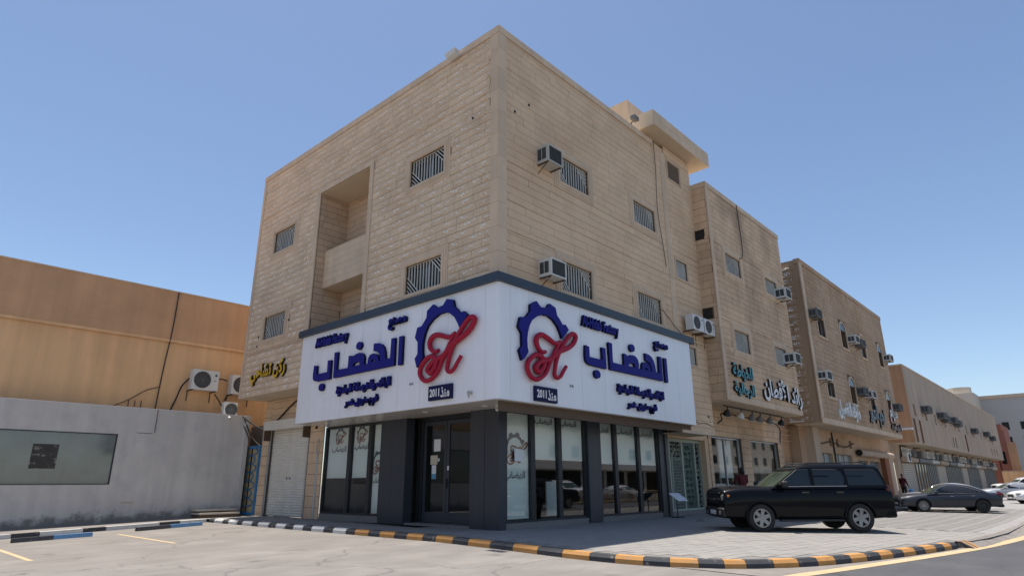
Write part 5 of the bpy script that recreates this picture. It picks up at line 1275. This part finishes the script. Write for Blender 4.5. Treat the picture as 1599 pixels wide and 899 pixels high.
cable('black cable hanging in a loop over the blue gate', [(-.5, 15.9, 4.2), (-.2, 15.6, 3.4), (.05, 15.2, 3.0), (.1, 14.9, 2.9)], .03)
cable('bent iron rod standing above the blue gate', [(-.2, 15.7, 2.95), (-.3, 15.75, 3.4), (-.55, 15.8, 3.9)], .025, 'rust')
part('alley_wall', M['grey_stain'], bw, (.6, 1.0, 15.0, 17.4, 0, 4.0))
# steps
st = empty('doorstep', (-1.4, 15.5, 0), 'pair of low pale stone steps at the foot of the grey wall', 'steps')
part('step', M['grout'], st, (-2.25, -.62, 15.1, 15.99, -.15, .10)); part('step', M['cream'], st, (-2.3, -.6, 15.05, 15.99, .102, .17)); part('step', M['grout'], st, (-2.26, -.62, 15.46, 15.99, .172, .23)); part('step', M['cream'], st, (-2.3, -.6, 15.42, 15.99, .232, .30))
# blue gate
gt = empty('blue_gate', (-.05, 15.7, 0), 'narrow blue steel gate with gold ironwork beside the roller shutter', 'gate')
GF = Frame((-.05, 0, 0), (0, -1, 0), (0, 0, 1))
part('gate_frame', M['gate_blue'], gt, (-16.6, -16.38, .0, 3.0, -.1, .05), (-14.98, -14.88, 0, 3.0, -.05, .05), (-16.38, -14.98, 2.88, 3.0, -.05, .05), (-16.38, -14.98, 0, .12, -.05, .05), fr=GF)
part('back_sheet', M['gate_pattern'], gt, (-16.38, -14.98, .12, 2.88, -.04, -.02), fr=GF)
m = MB()
for k in range(7):
    v = .35 + k * .37
    for s_ in (-1, 1):
        m.tube([GF.p(-15.68 + s_ * (.06 + .5 * math.sin(math.pi * t / 6) ** .8 * (.6 if k % 2 else 1)), v + .37 * t / 6, .02) for t in range(7)], .022, 5)
m.build('scrollwork', M['gate_blue'], gt); m = MB(); m.box(-15.7, -15.66, .12, 2.88, -.02, .03, fr=GF); m.build('centre_bar', M['cable'], gt)

# ================================================================== things on the pavement
e = empty('display_stand', (9.6, -.55, zp(9.6, -.55)), 'small black stand with a tilted printed card outside the ornate green door', 'stand')
m = MB(); m.tube([(9.6, -.55, 0), (9.6, -.55, .68)], .02, 6); m.tube([(9.35, -.7, .01), (9.85, -.4, .01)], .02, 5); m.tube([(9.35, -.4, .01), (9.85, -.7, .01)], .02, 5); m.build('pole', M['black'], e)
m = MB(); m.hexa([(9.2, -.85, .60), (9.95, -.85, .60), (9.2, -.45, .88), (9.95, -.45, .88), (9.2, -.86, .62), (9.95, -.86, .62), (9.2, -.46, .90), (9.95, -.46, .90)]); m.build('card', M['paper'], e)
m = MB()
for k in range(2):
    x = 9.3 + k * .35; m.hexa([(x, -.8, .645), (x + .22, -.8, .645), (x, -.55, .82), (x + .22, -.55, .82), (x, -.805, .655), (x + .22, -.805, .655), (x, -.555, .83), (x + .22, -.555, .83)])
m.build('card_print', M['print_grey'], e)
m = MB(); rn = random.Random(4)
P = []
for k in range(9): t = k / 9 * 6.283; P.append((3.9 + .35 + math.cos(t) * .42 * rn.uniform(.8, 1.1), -1.0 + math.sin(t) * .2))
c = Vector((8.45, -2.2, zp(8.4, -2.2) + .0))
for a in ((-.25, -.1, .35, .15, .09), (.05, -.12, .5, .12, .07), (-.45, 0, -.2, .1, .05)): m.hexa([c + Vector(q) for q in ((a[0], a[1], 0), (a[2], a[1], 0), (a[0], a[3], 0), (a[2], a[3], 0), (a[0] + .05, a[1] + .03, a[4]), (a[2] - .06, a[1] + .02, a[4] * .8), (a[0] + .03, a[3] - .03, a[4]), (a[2] - .04, a[3] - .02, a[4] * .7))])
m.build('rubble', M['granite'], label='broken grey stones on the pavement in front of the black car', cat='rubble')

# ================================================================== vehicles
def car(name, spec, loc, rz, paint, label, sc=1.0, group=None, rims='rim', detail=True):
    e = empty(name, loc, label, 'car', group, rz=rz); e.scale = (sc, sc, sc)
    def bld(m, nm, mt, parent=e, smooth=None, recalc=True):
        o = bpy.data.objects.new(nm, m.mesh(nm, mt if isinstance(mt, list) else [mt], Vector((0, 0, 0)), smooth, recalc)); COL.objects.link(o); o.parent = parent; return o
    st = spec['st']                      # (x, zbot, zmid, ztop, half width bottom, mid, top, crown)
    def at(x):
        for a, b in zip(st, st[1:]):
            if a[0] <= x <= b[0]:
                t = (x - a[0]) / (b[0] - a[0]); return [p + (q - p) * t for p, q in zip(a, b)]
        return st[0] if x < st[0][0] else st[-1]
    m = MB(); ring = 12
    for (x, zb, zm, zt, wb, wm, wt, cr) in st:
        half = [(wb * .5, zb), (wb * .93, zb + .01), (wb, zb + .08), (wm, zm), ((wm * .62 + wt * .38), zm + (zt - zm) * .55), (wt, zt), (wt * .5, zt + cr)]
        m.v += [Vector((x, -y, z)) for y, z in half] + [Vector((x, y, z)) for y, z in reversed(half)]
    n_ = 14
    for k in range(len(st) - 1):
        for i in range(n_):
            a = k * n_; m.f.append((a + i, a + (i + 1) % n_, a + n_ + (i + 1) % n_, a + n_ + i)); m.m.append(0); m.t.append(0)
    # end caps with a centre loop
    for k, sgn in ((0, 1), (len(st) - 1, -1)):
        f = tuple(k * n_ + i for i in range(n_)); m.f.append(f if sgn > 0 else f[::-1]); m.m.append(0); m.t.append(0)
    body = bld(m, 'body', paint, smooth=38)
    sb = body.modifiers.new('s', 'SUBSURF'); sb.levels = 2; sb.render_levels = 2
    r_, wx = spec['r'], spec['wheels']; hw = spec['hw']
    cut = MB()
    for x in wx:
        for s_ in (-1, 1):
            cut.tube([(x, s_ * (hw - .30), r_), (x, s_ * (hw + .3), r_)], r_ * 1.16, 28)
    co = bpy.data.objects.new('cut', cut.mesh('cut', [M['plastic']])); COL.objects.link(co); co.parent = e
    bpy.context.view_layer.update()
    bo = body.modifiers.new('b', 'BOOLEAN'); bo.object = co; bo.operation = 'DIFFERENCE'; bo.solver = 'EXACT'; bo.material_mode = 'TRANSFER'
    me = evaluated(body); body.modifiers.clear(); body.data = me; bpy.data.objects.remove(co)
    me.polygons.foreach_set('use_smooth', [True] * len(me.polygons))
    try: me.set_sharp_from_angle(angle=R(35))
    except Exception: pass
    # greenhouse, lofted upwards
    lv = spec['gh']                      # (z, x_front, x_rear, half width, front bow, rear bow)
    m = MB(); N = 9; prev = None
    def outline(z, xf, xr, w_, cf, cr):
        o = []
        for i in range(N): y = -w_ + 2 * w_ * i / (N - 1); o.append(Vector((xf - cf * abs(y / w_) ** 3, y, z)))
        for i in range(1, 6): t = i / 6; o.append(Vector(((xf - cf) * (1 - t) + (xr + cr) * t, w_, z)))
        for i in range(N): y = w_ - 2 * w_ * i / (N - 1); o.append(Vector((xr + cr * abs(y / w_) ** 3, y, z)))
        for i in range(1, 6): t = i / 6; o.append(Vector(((xr + cr) * (1 - t) + (xf - cf) * t, -w_, z)))
        return o
    L0 = [outline(*l) for l in lv]; n2 = len(L0[0])
    for o_ in L0: m.v += o_
    for k in range(len(L0) - 1):
        for i in range(n2): m.f.append((k * n2 + i, k * n2 + (i + 1) % n2, (k + 1) * n2 + (i + 1) % n2, (k + 1) * n2 + i)); m.m.append(0); m.t.append(0)
    m.f.append(tuple((len(L0) - 1) * n2 + i for i in range(n2))); m.m.append(0); m.t.append(0)
    bld(m, 'roof', paint, smooth=40)
    def ghat(z):
        for a, b in zip(lv, lv[1:]):
            if a[0] <= z <= b[0]:
                t = (z - a[0]) / (b[0] - a[0]); return [p + (q - p) * t for p, q in zip(a, b)]
        return lv[-1] if z > lv[-1][0] else lv[0]
    for poly in spec['side_windows']:
        for s_ in (-1, 1):
            m = MB(); mp = [(x, z) for x, z in poly]
            rv = [Vector(p) for p in mp]
            pts = [Vector((x, s_ * (ghat(z)[3] + .006), z)) for x, z in mp]; m.face(pts)
            w_ = bld(m, 'side_window', M['car_glass'], recalc=False)
            if detail:
                m = MB(); m.tube(pts + [pts[0]], .009, 4); bld(m, 'window_trim', M['chrome'] if spec.get('chrome') else M['plastic'], parent=w_)
    for front in (True, False):
        z0, z1 = spec['ws'] if front else spec['rw']; m = MB(); K = 8; rows = []
        for j in range(5):
            z = z0 + (z1 - z0) * j / 4; g_ = ghat(z); row = []
            for i in range(K + 1):
                f = (.90 if front else .86); y = -g_[3] * f + 2 * g_[3] * f * i / K
                x = (g_[1] - g_[4] * abs(y / g_[3]) ** 3 + .006) if front else (g_[2] + g_[5] * abs(y / g_[3]) ** 3 - .006)
                row.append(Vector((x, y, z)))
            rows.append(row)
        for j in range(4):
            for i in range(K): m.face([rows[j][i], rows[j][i + 1], rows[j + 1][i + 1], rows[j + 1][i]])
        bld(m, 'windscreen' if front else 'rear_window', M['windscreen_opaque'] if front else M['car_glass'], smooth=50)
    # wheels
    for x in wx:
        for s_ in (-1, 1):
            yc = s_ * (hw - .02)
            wh = bpy.data.objects.new('wheel', None); COL.objects.link(wh); wh.parent = e; wh.location = (x, yc, r_)
            wdt = spec.get('tw', .24); prof = [(-wdt, r_ * .66), (-wdt, r_ * .93), (-wdt + .03, r_), (-.03, r_), (0, r_ * .94), (.004, r_ * .68), (-.02, r_ * .64), (-wdt + .02, r_ * .60)]
            m = MB(); n3 = 32
            for k in range(n3): a = 2 * math.pi * k / n3; m.v += [Vector((rr * math.cos(a), s_ * yy, rr * math.sin(a))) for yy, rr in prof]
            np_ = len(prof)
            for k in range(n3):
                for i in range(np_):
                    a, b = k * np_, ((k + 1) % n3) * np_; m.f.append((a + i, a + (i + 1) % np_, b + (i + 1) % np_, b + i)); m.m.append(0); m.t.append(0)
            o = bld(m, 'tyre', M['tyre'], parent=wh, smooth=40)
            WFm = Frame((0, 0, 0), (1, 0, 0), (0, 0, 1)) if s_ < 0 else Frame((0, 0, 0), (-1, 0, 0), (0, 0, 1))
            dark = rims == 'dark' or (rims == 'mix' and x < 0)
            m = MB(); m.disc((0, 0), r_ * .64, WFm, -.10, -.07, 28, 1, 1)
            ns = spec['spokes']; R1 = r_ * .655
            for k in range(32):
                a0, a1 = 2 * math.pi * k / 32, 2 * math.pi * (k + 1) / 32; q = lambda r2, a: (r2 * math.cos(a), r2 * math.sin(a))
                m.hexa([WFm.p(*p, z) for z in (-.09, -.005) for p in (q(R1 * .88, a0), q(R1, a0), q(R1 * .88, a1), q(R1, a1))])
            for k in range(ns):
                a = 2 * math.pi * k / ns + .3; d_ = Vector((math.cos(a), math.sin(a))); n4 = Vector((-d_.y, d_.x)); w1, w2 = spec['spw']
                P = [d_ * (R1 * .15) - n4 * w1, d_ * (R1 * .9) - n4 * w2, d_ * (R1 * .15) + n4 * w1, d_ * (R1 * .9) + n4 * w2]
                m.hexa([WFm.p(p.x, p.y, -.07) for p in P] + [WFm.p(p.x, p.y, z) for p, z in zip(P, (-.02, -.012, -.02, -.012))])
            m.disc((0, 0), r_ * .17, WFm, -.07, -.008, 16)
            bld(m, 'rim', [M['rim_dark'] if dark else M['rim'], M['black_gap']], parent=wh)
    if spec.get('lips'):
        for x in wx:
            for s_ in (-1, 1):
                m = MB(); m.tube([(x + r_ * 1.17 * math.cos(t), s_ * (at(x + r_ * 1.17 * math.cos(t))[5] * .975), r_ + r_ * 1.17 * math.sin(t)) for t in [math.pi * (k / 14) for k in range(15)]], .028, 8); bld(m, 'wheel_arch', paint, smooth=60)
    bld_ = spec
    # lamps, grille, mirrors, handles
    for it in spec['boxes']:
        nm, mt, (x0, x1, y0, y1, z0, z1), both = it[:4]; sk = it[4] if len(it) > 4 else 0
        for s_ in ((-1, 1) if both else (1,)):
            m = MB(); V = [(x, s_ * y, z) for z in (z0, z1) for y in (y0, y1) for x in (x0, x1)]
            if sk: V = [(x - (sk * (z - z0) / (z1 - z0)), y, z) for x, y, z in V]
            m.hexa(V); o = bld(m, nm, M[mt] if mt != 'paint' else paint)
            if nm not in ('plate',):
                bv = o.modifiers.new('b', 'BEVEL'); bv.width = min(.07, .42 * min(abs(x1 - x0), abs(y1 - y0), abs(z1 - z0))); bv.segments = 3
    for pts, rr, nm, mt in spec.get('rails', ()):
        for s_ in (-1, 1): m = MB(); m.tube([(x, s_ * y, z) for x, y, z in pts], rr, 6); bld(m, nm, M[mt], smooth=50)
    for ln in spec.get('gaps', ()):
        for s_ in (-1, 1):
            m = MB(); pts = []
            for x, z in ln:
                q = at(x); zb_, zm_, zt_, wb_, wm_, wt_ = q[1:7]
                if z > zm_: t = (z - zm_) / (zt_ - zm_); wv = wm_ + (wt_ - wm_) * (t ** 1.6)
                else: t = (z - zb_) / (zm_ - zb_); wv = wb_ + (wm_ - wb_) * min(1, t * 1.1)
                pts.append((x, s_ * (wv * spec.get('gapk', .985)), z))
            m.tube(pts, .007, 4); bld(m, 'door_seam', M['black'])
    return e
wo = mat('windscreen_glass_car', (0.035, 0.055, 0.042), 0.05, spec=.45, var=.5, vscale=3.2); M['windscreen_opaque'] = wo
# origin under the middle of the wheelbase, x forward
SUV = dict(st=[(-2.59, .42, .72, 1.14, .84, .92, .86, .0), (-2.56, .38, .76, 1.24, .90, .97, .90, .01), (-2.2, .36, .80, 1.26, .92, .99, .93, .01), (-1.5, .33, .80, 1.27, .94, 1.0, .94, .01), (0, .32, .80, 1.25, .94, 1.0, .95, .01),
               (.78, .32, .80, 1.24, .94, 1.0, .94, .01), (1.0, .33, .80, 1.24, .94, 1.0, .92, .03), (1.6, .35, .82, 1.25, .93, .995, .92, .055), (2.15, .36, .80, 1.235, .93, .99, .91, .06), (2.42, .37, .76, 1.20, .92, .98, .89, .055), (2.54, .38, .74, 1.17, .91, .97, .88, .04), (2.585, .42, .72, 1.10, .89, .95, .86, .02)],
           r=.395, wheels=(-1.475, 1.475), hw=.985, tw=.27, spokes=6, spw=(.050, .052), chrome=False, lips=True,
           gh=[(1.20, 1.18, -2.52, .945, .10, .10), (1.25, 1.08, -2.51, .935, .10, .10), (1.55, .62, -2.44, .89, .10, .10), (1.74, .34, -2.37, .85, .10, .10), (1.83, .16, -2.30, .80, .09, .10), (1.88, -.06, -2.18, .70, .08, .1), (1.90, -.4, -1.9, .45, .05, .05)],
           side_windows=[[(.82, 1.29), (.84, 1.33), (.40, 1.62), (.24, 1.73), (-.12, 1.74), (-.12, 1.29)], [(-.24, 1.29), (-.24, 1.74), (-.95, 1.735), (-1.10, 1.66), (-1.16, 1.5), (-1.12, 1.29)], [(-1.27, 1.29), (-1.22, 1.73), (-2.12, 1.72), (-2.20, 1.66), (-2.34, 1.29)]],
           ws=(1.26, 1.80), rw=(1.32, 1.76),
           boxes=[('headlight', 'lens', (2.28, 2.575, .62, .915, .82, 1.08), True), ('indicator', 'amber', (2.36, 2.46, .88, .945, .86, 1.04), True), ('grille', 'plastic', (2.42, 2.585, -.60, .60, .74, 1.08), False), ('grille_bar', 'chrome', (2.58, 2.60, -.60, .60, .90, .92), False),
                  ('grille_surround', 'chrome', (2.54, 2.60, -.61, .61, 1.075, 1.10), False), ('bumper', 'plastic', (2.30, 2.63, -.90, .90, .42, .68), False), ('fog_lamp', 'lens', (2.60, 2.64, .58, .72, .48, .58), True), ('rear_bumper', 'paint', (-2.60, -2.25, -.93, .93, .38, .68), False),
                  ('tail_light', 'red_lens', (-2.50, -2.36, .74, .925, .86, 1.30), True), ('running_board', 'plastic', (-.95, .95, .86, 1.03, .30, .36), True), ('plate', 'white', (2.63, 2.645, -.26, .26, .48, .60), False),
                  ('mirror', 'plastic', (.64, .86, 1.0, 1.22, 1.24, 1.42), True), ('mirror_arm', 'plastic', (.72, .80, .90, 1.04, 1.24, 1.30), True), ('door_handle', 'plastic', (-.02, .20, .965, 1.005, 1.06, 1.11), True), ('door_handle', 'plastic', (-1.06, -.84, .965, 1.005, 1.06, 1.11), True), ('badge', 'chrome', (2.60, 2.612, -.14, .14, .885, .935), False)],
           rails=[([(.0, .66, 1.85), (-.15, .68, 1.93), (-1.9, .68, 1.94), (-2.05, .66, 1.87)], .018, 'roof_rail', 'plastic'), ([(.98, .905, 1.255), (.5, .935, 1.262), (-.3, .94, 1.268), (-1.2, .94, 1.27)], .008, 'window_ledge', 'chrome')],
           gaps=[[(.85, .45), (.87, .8), (.86, 1.2)], [(-.18, .40), (-.18, .8), (-.18, 1.22)], [(-1.12, .85), (-1.16, 1.22)], [(.85, .42), (0, .40), (-.18, .40), (-.9, .40)]])
ang = R(131.77); hx, hy = math.cos(ang), math.sin(ang); scv = .993
FLp = Vector((5.70, -5.38)); left = Vector((-hy, hx))
cc = FLp - Vector((hx, hy)) * 1.475 * scv - left * .865 * scv
car('suv', SUV, (cc.x, cc.y, -.125), ang, M['car_black'], 'black large SUV parked on the pavement in front of the shops', scv).scale = (scv, scv, scv * 1.03)
SED = dict(st=[(-2.43, .48, .64, .86, .66, .74, .64, .02), (-2.36, .34, .68, .98, .76, .84, .72, .02), (-2.05, .28, .68, 1.02, .82, .90, .78, .02), (-1.4, .24, .66, .98, .86, .93, .84, .01), (0, .22, .62, .93, .87, .93, .86, .01), (.8, .22, .62, .92, .87, .93, .84, .03),
               (1.2, .23, .62, .93, .87, .93, .82, .05), (1.75, .25, .60, .90, .86, .92, .76, .06), (2.15, .27, .56, .83, .82, .88, .70, .07), (2.36, .30, .52, .76, .74, .80, .62, .06), (2.45, .34, .50, .68, .66, .72, .56, .03)],
           r=.335, wheels=(-1.4, 1.4), hw=.915, tw=.22, spokes=10, spw=(.018, .024), chrome=True, gapk=.99,
           gh=[(.88, 1.28, -1.95, .86, .14, .1), (.95, 1.12, -1.88, .84, .14, .1), (1.15, .76, -1.55, .76, .13, .1), (1.33, .38, -1.12, .665, .12, .1), (1.41, .10, -.75, .58, .1, .1), (1.445, -.15, -.5, .44, .08, .08), (1.455, -.3, -.4, .3, .03, .03)],
           side_windows=[[(.88, .965), (.60, 1.16), (.36, 1.29), (.16, 1.35), (-.22, 1.365), (-.20, .965)], [(-.28, .965), (-.30, 1.365), (-.70, 1.32), (-1.08, 1.21), (-1.42, 1.05), (-1.38, .975)]],
           ws=(.96, 1.38), rw=(1.0, 1.36),
           boxes=[('headlight', 'lens', (2.08, 2.40, .50, .80, .66, .78), True, .06), ('grille', 'plastic', (2.34, 2.475, -.44, .44, .46, .68), False), ('bumper_vent', 'plastic', (2.2, 2.47, -.62, .62, .26, .38), False), ('tail_light', 'red_lens', (-2.44, -2.14, .56, .83, .84, .97), True),
                  ('rear_valance', 'plastic', (-2.45, -2.2, -.7, .7, .26, .42), False), ('plate', 'white', (2.455, 2.47, -.24, .24, .40, .50), False), ('mirror', 'paint', (.62, .80, .90, 1.08, .96, 1.08), True), ('door_handle', 'chrome', (-.10, .08, .885, .925, .80, .83), True),
                  ('door_handle', 'chrome', (-1.10, -.92, .875, .915, .83, .86), True)],
           gaps=[[(.80, .40), (.84, .62), (.80, .88)], [(-.24, .30), (-.26, .62), (-.24, .90)], [(-1.0, .62), (-1.15, .92)]])
ang = R(117.0); hx, hy = math.cos(ang), math.sin(ang); scs = .972
FLp = Vector((26.35, -5.85)); left = Vector((-hy, hx)); cc = FLp - Vector((hx, hy)) * 1.4 * scs - left * .8 * scs
car('sedan', SED, (cc.x, cc.y, -.255), ang, M['car_grey'], 'dark grey sedan parked behind the black SUV', scs, rims='mix')
def park(spec, name, x, y, a, paint, label, sc=1.0): return car(name, spec, (x, y, zp(x, y)), R(a), M[paint], label, sc, detail=False, group='white and silver cars in the far parking rows')
park(SED, 'sedan', 29.8, -6.4, 117, 'car_silver', 'silver sedan almost hidden behind the dark grey sedan')
park(SED, 'sedan', 47.5, -10.0, 118, 'car_white', 'nearest white sedan, its front showing right of the grey sedan')
park(SED, 'sedan', 56, -7.2, 115, 'car_silver', 'silver sedan between the nearest white sedan and the far white SUV')
park(SUV, 'suv', 70, -7.0, 115, 'car_white', 'white SUV farther back whose roof shows above the grey sedan')
park(SUV, 'suv', 63, -10.0, 115, 'car_white', 'white SUV at the right edge behind the nearest white sedan')

# ================================================================== people
def skin_body(name, joints, bones, mt, parent, root=0, lev=2):
    me = bpy.data.meshes.new(name); me.from_pydata([j[0] for j in joints], bones, []); o = bpy.data.objects.new(name, me); COL.objects.link(o); o.parent = parent
    md = o.modifiers.new('skin', 'SKIN'); md.use_smooth_shade = True
    for i, j in enumerate(joints):
        v = me.skin_vertices[0].data[i]; v.radius = j[1] if isinstance(j[1], tuple) else (j[1], j[1]); v.use_root = (i == root)
    s_ = o.modifiers.new('sub', 'SUBSURF'); s_.levels = lev; s_.render_levels = lev
    bpy.context.view_layer.update(); nm = evaluated(o); o.modifiers.clear(); o.data = nm; nm.materials.clear(); nm.materials.append(mt)
    nm.polygons.foreach_set('use_smooth', [True] * len(nm.polygons)); return o
def person(loc, rz, label, arm_l, arm_r, hair_long=False, robe=False):
    e = empty('person', loc, label, 'person', rz=rz)      # faces +x
    J = [((0, 0, .95), (.12, .15)), ((0, 0, 1.18), (.11, .14)), ((0, 0, 1.38), (.12, .17)), ((0, 0, 1.48), (.06, .07)), ((.02, 0, 1.56), (.055, .055)), ((.03, 0, 1.63), (.088, .078)), ((.02, 0, 1.72), (.085, .075)),
         ((0, .10, .88), (.085, .085)), ((.02, .11, .48), (.06, .06)), ((-.02, .11, .09), (.042, .042)), ((.14, .12, .04), (.035, .045)),
         ((0, -.10, .88), (.085, .085)), ((.03, -.11, .48), (.06, .06)), ((.0, -.11, .09), (.042, .042)), ((.16, -.12, .04), (.035, .045))]
    B = [(0, 1), (1, 2), (2, 3), (3, 4), (4, 5), (5, 6), (0, 7), (7, 8), (8, 9), (9, 10), (0, 11), (11, 12), (12, 13), (13, 14)]
    for s_, arm in ((1, arm_l), (-1, arm_r)):
        b = len(J); sh, el, wr = (0, s_ * .19, 1.40), arm[0], arm[1]
        J += [(sh, (.06, .06)), (el, (.042, .042)), (wr, (.028, .028))]; B += [(2, b), (b, b + 1), (b + 1, b + 2)]
        d_ = (Vector(wr) - Vector(el)).normalized(); up_ = Vector((0, 0, 1)); sd_ = d_.cross(up_).normalized() if abs(d_.z) < .9 else Vector((1, 0, 0)); pl = Vector(wr) + d_ * .07
        J.append((tuple(pl), (.018, .034))); B.append((b + 2, b + 3))
        for q, (off, ln) in enumerate(((-.027, .07), (-.009, .082), (.009, .078), (.027, .062))):
            t = pl + d_ * ln + sd_ * off * 1.15 - up_ * .018 * (d_.z < .9); mid = pl + d_ * ln * .5 + sd_ * off; k = len(J)
            J += [(tuple(mid), (.0085, .0085)), (tuple(t), (.0075, .0075))]; B += [(b + 3, k), (k, k + 1)]
        k = len(J); th = Vector(wr) + d_ * .045 - sd_ * .045; J.append((tuple(th), (.01, .01))); B.append((b + 2, k))
    skin_body('body', J, B, M['skin'], e, lev=1)
    def arm_pts(arm, s_): return [((0, s_ * .20, 1.41), (.075, .075)), (arm[0], (.056, .056)), (tuple(Vector(arm[1]) - (Vector(arm[1]) - Vector(arm[0])).normalized() * .03), (.042, .042))]
    JS = [((0, 0, .84), (.15, .185)), ((0, 0, 1.0), (.14, .17)), ((0, 0, 1.2), (.135, .165)), ((0, 0, 1.37), (.135, .18)), ((0, 0, 1.455), (.09, .13))]; BS = [(0, 1), (1, 2), (2, 3), (3, 4)]
    for s_, arm in ((1, arm_l), (-1, arm_r)): b = len(JS); JS += arm_pts(arm, s_); BS += [(3, b), (b, b + 1), (b + 1, b + 2)]
    skin_body('shirt', JS, BS, M['shirt'], e)
    JT = [((0, 0, .93), (.135, .165)), ((0, .09, .82), (.10, .105)), ((.02, .11, .48), (.078, .078)), ((-.02, .11, .10), (.066, .066)), ((0, -.09, .82), (.10, .105)), ((.03, -.11, .48), (.078, .078)), ((0, -.11, .10), (.066, .066))]
    skin_body('trousers', JT, [(0, 1), (1, 2), (2, 3), (0, 4), (4, 5), (5, 6)], M['trouser'], e)
    if hair_long: JH = [((-.01, 0, 1.79), (.07, .07)), ((-.03, 0, 1.70), (.105, .11)), ((-.06, 0, 1.58), (.10, .12)), ((-.09, 0, 1.46), (.07, .13))]
    else: JH = [((.02, 0, 1.79), (.06, .06)), ((-.01, 0, 1.73), (.095, .092)), ((-.035, 0, 1.65), (.07, .08))]
    skin_body('hair', JH, [(i, i + 1) for i in range(len(JH) - 1)], M['hair'], e)
    m = MB()
    for s_ in (-1, 1):
        o = bpy.data.objects.new('shoe', None)
        m = MB(); m.tube([(-.06, s_ * .115, .045), (.05, s_ * .12, .045), (.20, s_ * .125, .035)], .05, 10, rs=[.045, .052, .035]); ob = bpy.data.objects.new('shoe', m.mesh('shoe', [M['black']], smooth=60)); COL.objects.link(ob); ob.parent = e
    m = MB(); m.tube([(.115, 0, 1.655), (.145, 0, 1.635)], .014, 6, rs=[.009, .015])
    ob = bpy.data.objects.new('nose', m.mesh('nose', [M['skin']], smooth=60)); COL.objects.link(ob); ob.parent = e
    for s_ in (-1, 1):
        m = MB(); m.disc((s_ * .033, 1.675), .011, Frame((.103, 0, 0), (0, 1, 0), (0, 0, 1)), 0, .006, 8); ob = bpy.data.objects.new('eye', m.mesh('eye', [M['black']])); COL.objects.link(ob); ob.parent = e
    return e
person((13.25, -1.75, .13), R(60), 'person with long black hair and maroon top standing behind the black car bonnet', ((.10, .30, 1.16), (.38, .22, 1.14)), ((.16, -.36, 1.18), (.40, -.42, 1.06)), hair_long=True)
person((42.3, -1.9, .05), R(-20), 'distant person in a maroon shirt walking past the brown pillar', ((.06, .26, 1.12), (.18, .24, .90)), ((.0, -.28, 1.12), (.10, -.30, .90)))
m = MB(); m.tube([(42.5, -2.28, .78), (42.5, -2.3, .66), (42.5, -2.3, .5), (42.5, -2.3, .36), (42.5, -2.3, .30)], .2, 12, rs=[.03, .12, .2, .2, .12]); m.build('carrier_bag', M['bag'], label='blue plastic bag held by the distant person', cat='bag', smooth=60)

park(SUV, 'suv', 31.0, -21.5, 95, 'car_white', 'white SUV across the street, seen mirrored in the shop glass')
park(SED, 'sedan', 36.0, -22.0, 92, 'car_silver', 'silver sedan across the street, seen mirrored in the shop glass')
park(SED, 'sedan', 41.0, -22.0, 88, 'car_white', 'white sedan across the street, seen mirrored in the shop glass')
park(SUV, 'suv', 21.0, -15.5, 8, 'car_black', 'black SUV driving along the street, seen mirrored in the shop glass')
fe = empty('street_fence', (36, -18, -.4), 'low tan street fence with upright bars, seen mirrored in the shop glass', 'fence')
m = MB(); m.box(26, 50, -18.05, -17.95, .55, .62); m.box(26, 50, -18.05, -17.95, -.2, -.13); m.build('rail', M['line_yellow'], fe, kind='stuff')
m = MB()
for k in range(80): m.box(26 + k * .3, 26.06 + k * .3, -18.03, -17.97, -.4, .6)
m.build('bars', M['line_yellow'], fe, kind='stuff')
# ================================================================== across the streets (seen in the shop glass)
for nm, lb, x0, x1, y0, y1, h, mt in (('shop_building', 'plain cream building across the right hand street, seen in the glass', 24, 130, -46, -38, 11, 'cream'), ('shop_building', 'plain ochre building across the left hand street, seen in the glass', -58, -46, -8, 34, 10, 'ochre_plaster')):
    m = MB(); m.box(x0, x1, y0, y1, -.6, h); e = m.build(nm, M[mt], label=lb, cat='building')
    m = MB()
    if x1 - x0 > y1 - y0:
        for k in range(22):
            for j in range(2): m.box(x0 + 2 + 4.7 * k, x0 + 3.6 + 4.7 * k, y1, y1 + .05, 4.6 + 3.2 * j, 6 + 3.2 * j)
    else:
        for k in range(8):
            for j in range(2): m.box(x1, x1 + .05, y0 + 2 + 4.9 * k, y0 + 3.6 + 4.9 * k, 4.2 + 3.0 * j, 5.6 + 3.0 * j)
    if x1 - x0 > y1 - y0:
        for k in range(19): m.box(x0 + 1 + 5.3 * k, x0 + 5.4 + 5.3 * k, y1, y1 + .06, -.2, 2.8); 
    else:
        for k in range(7): m.box(x1, x1 + .06, y0 + 1 + 5.6 * k, y0 + 5.6 + 5.6 * k, -.3, 2.7)
    m.build('windows', M['window_dark'], e, kind='stuff')
    m = MB()
    if x1 - x0 > y1 - y0: m.box(x0, x1, y1, y1 + .5, 3.0, 3.9)
    else: m.box(x1, x1 + .5, y0, y1, 2.9, 3.7)
    m.build('fascia', M['lamp_white'], e)
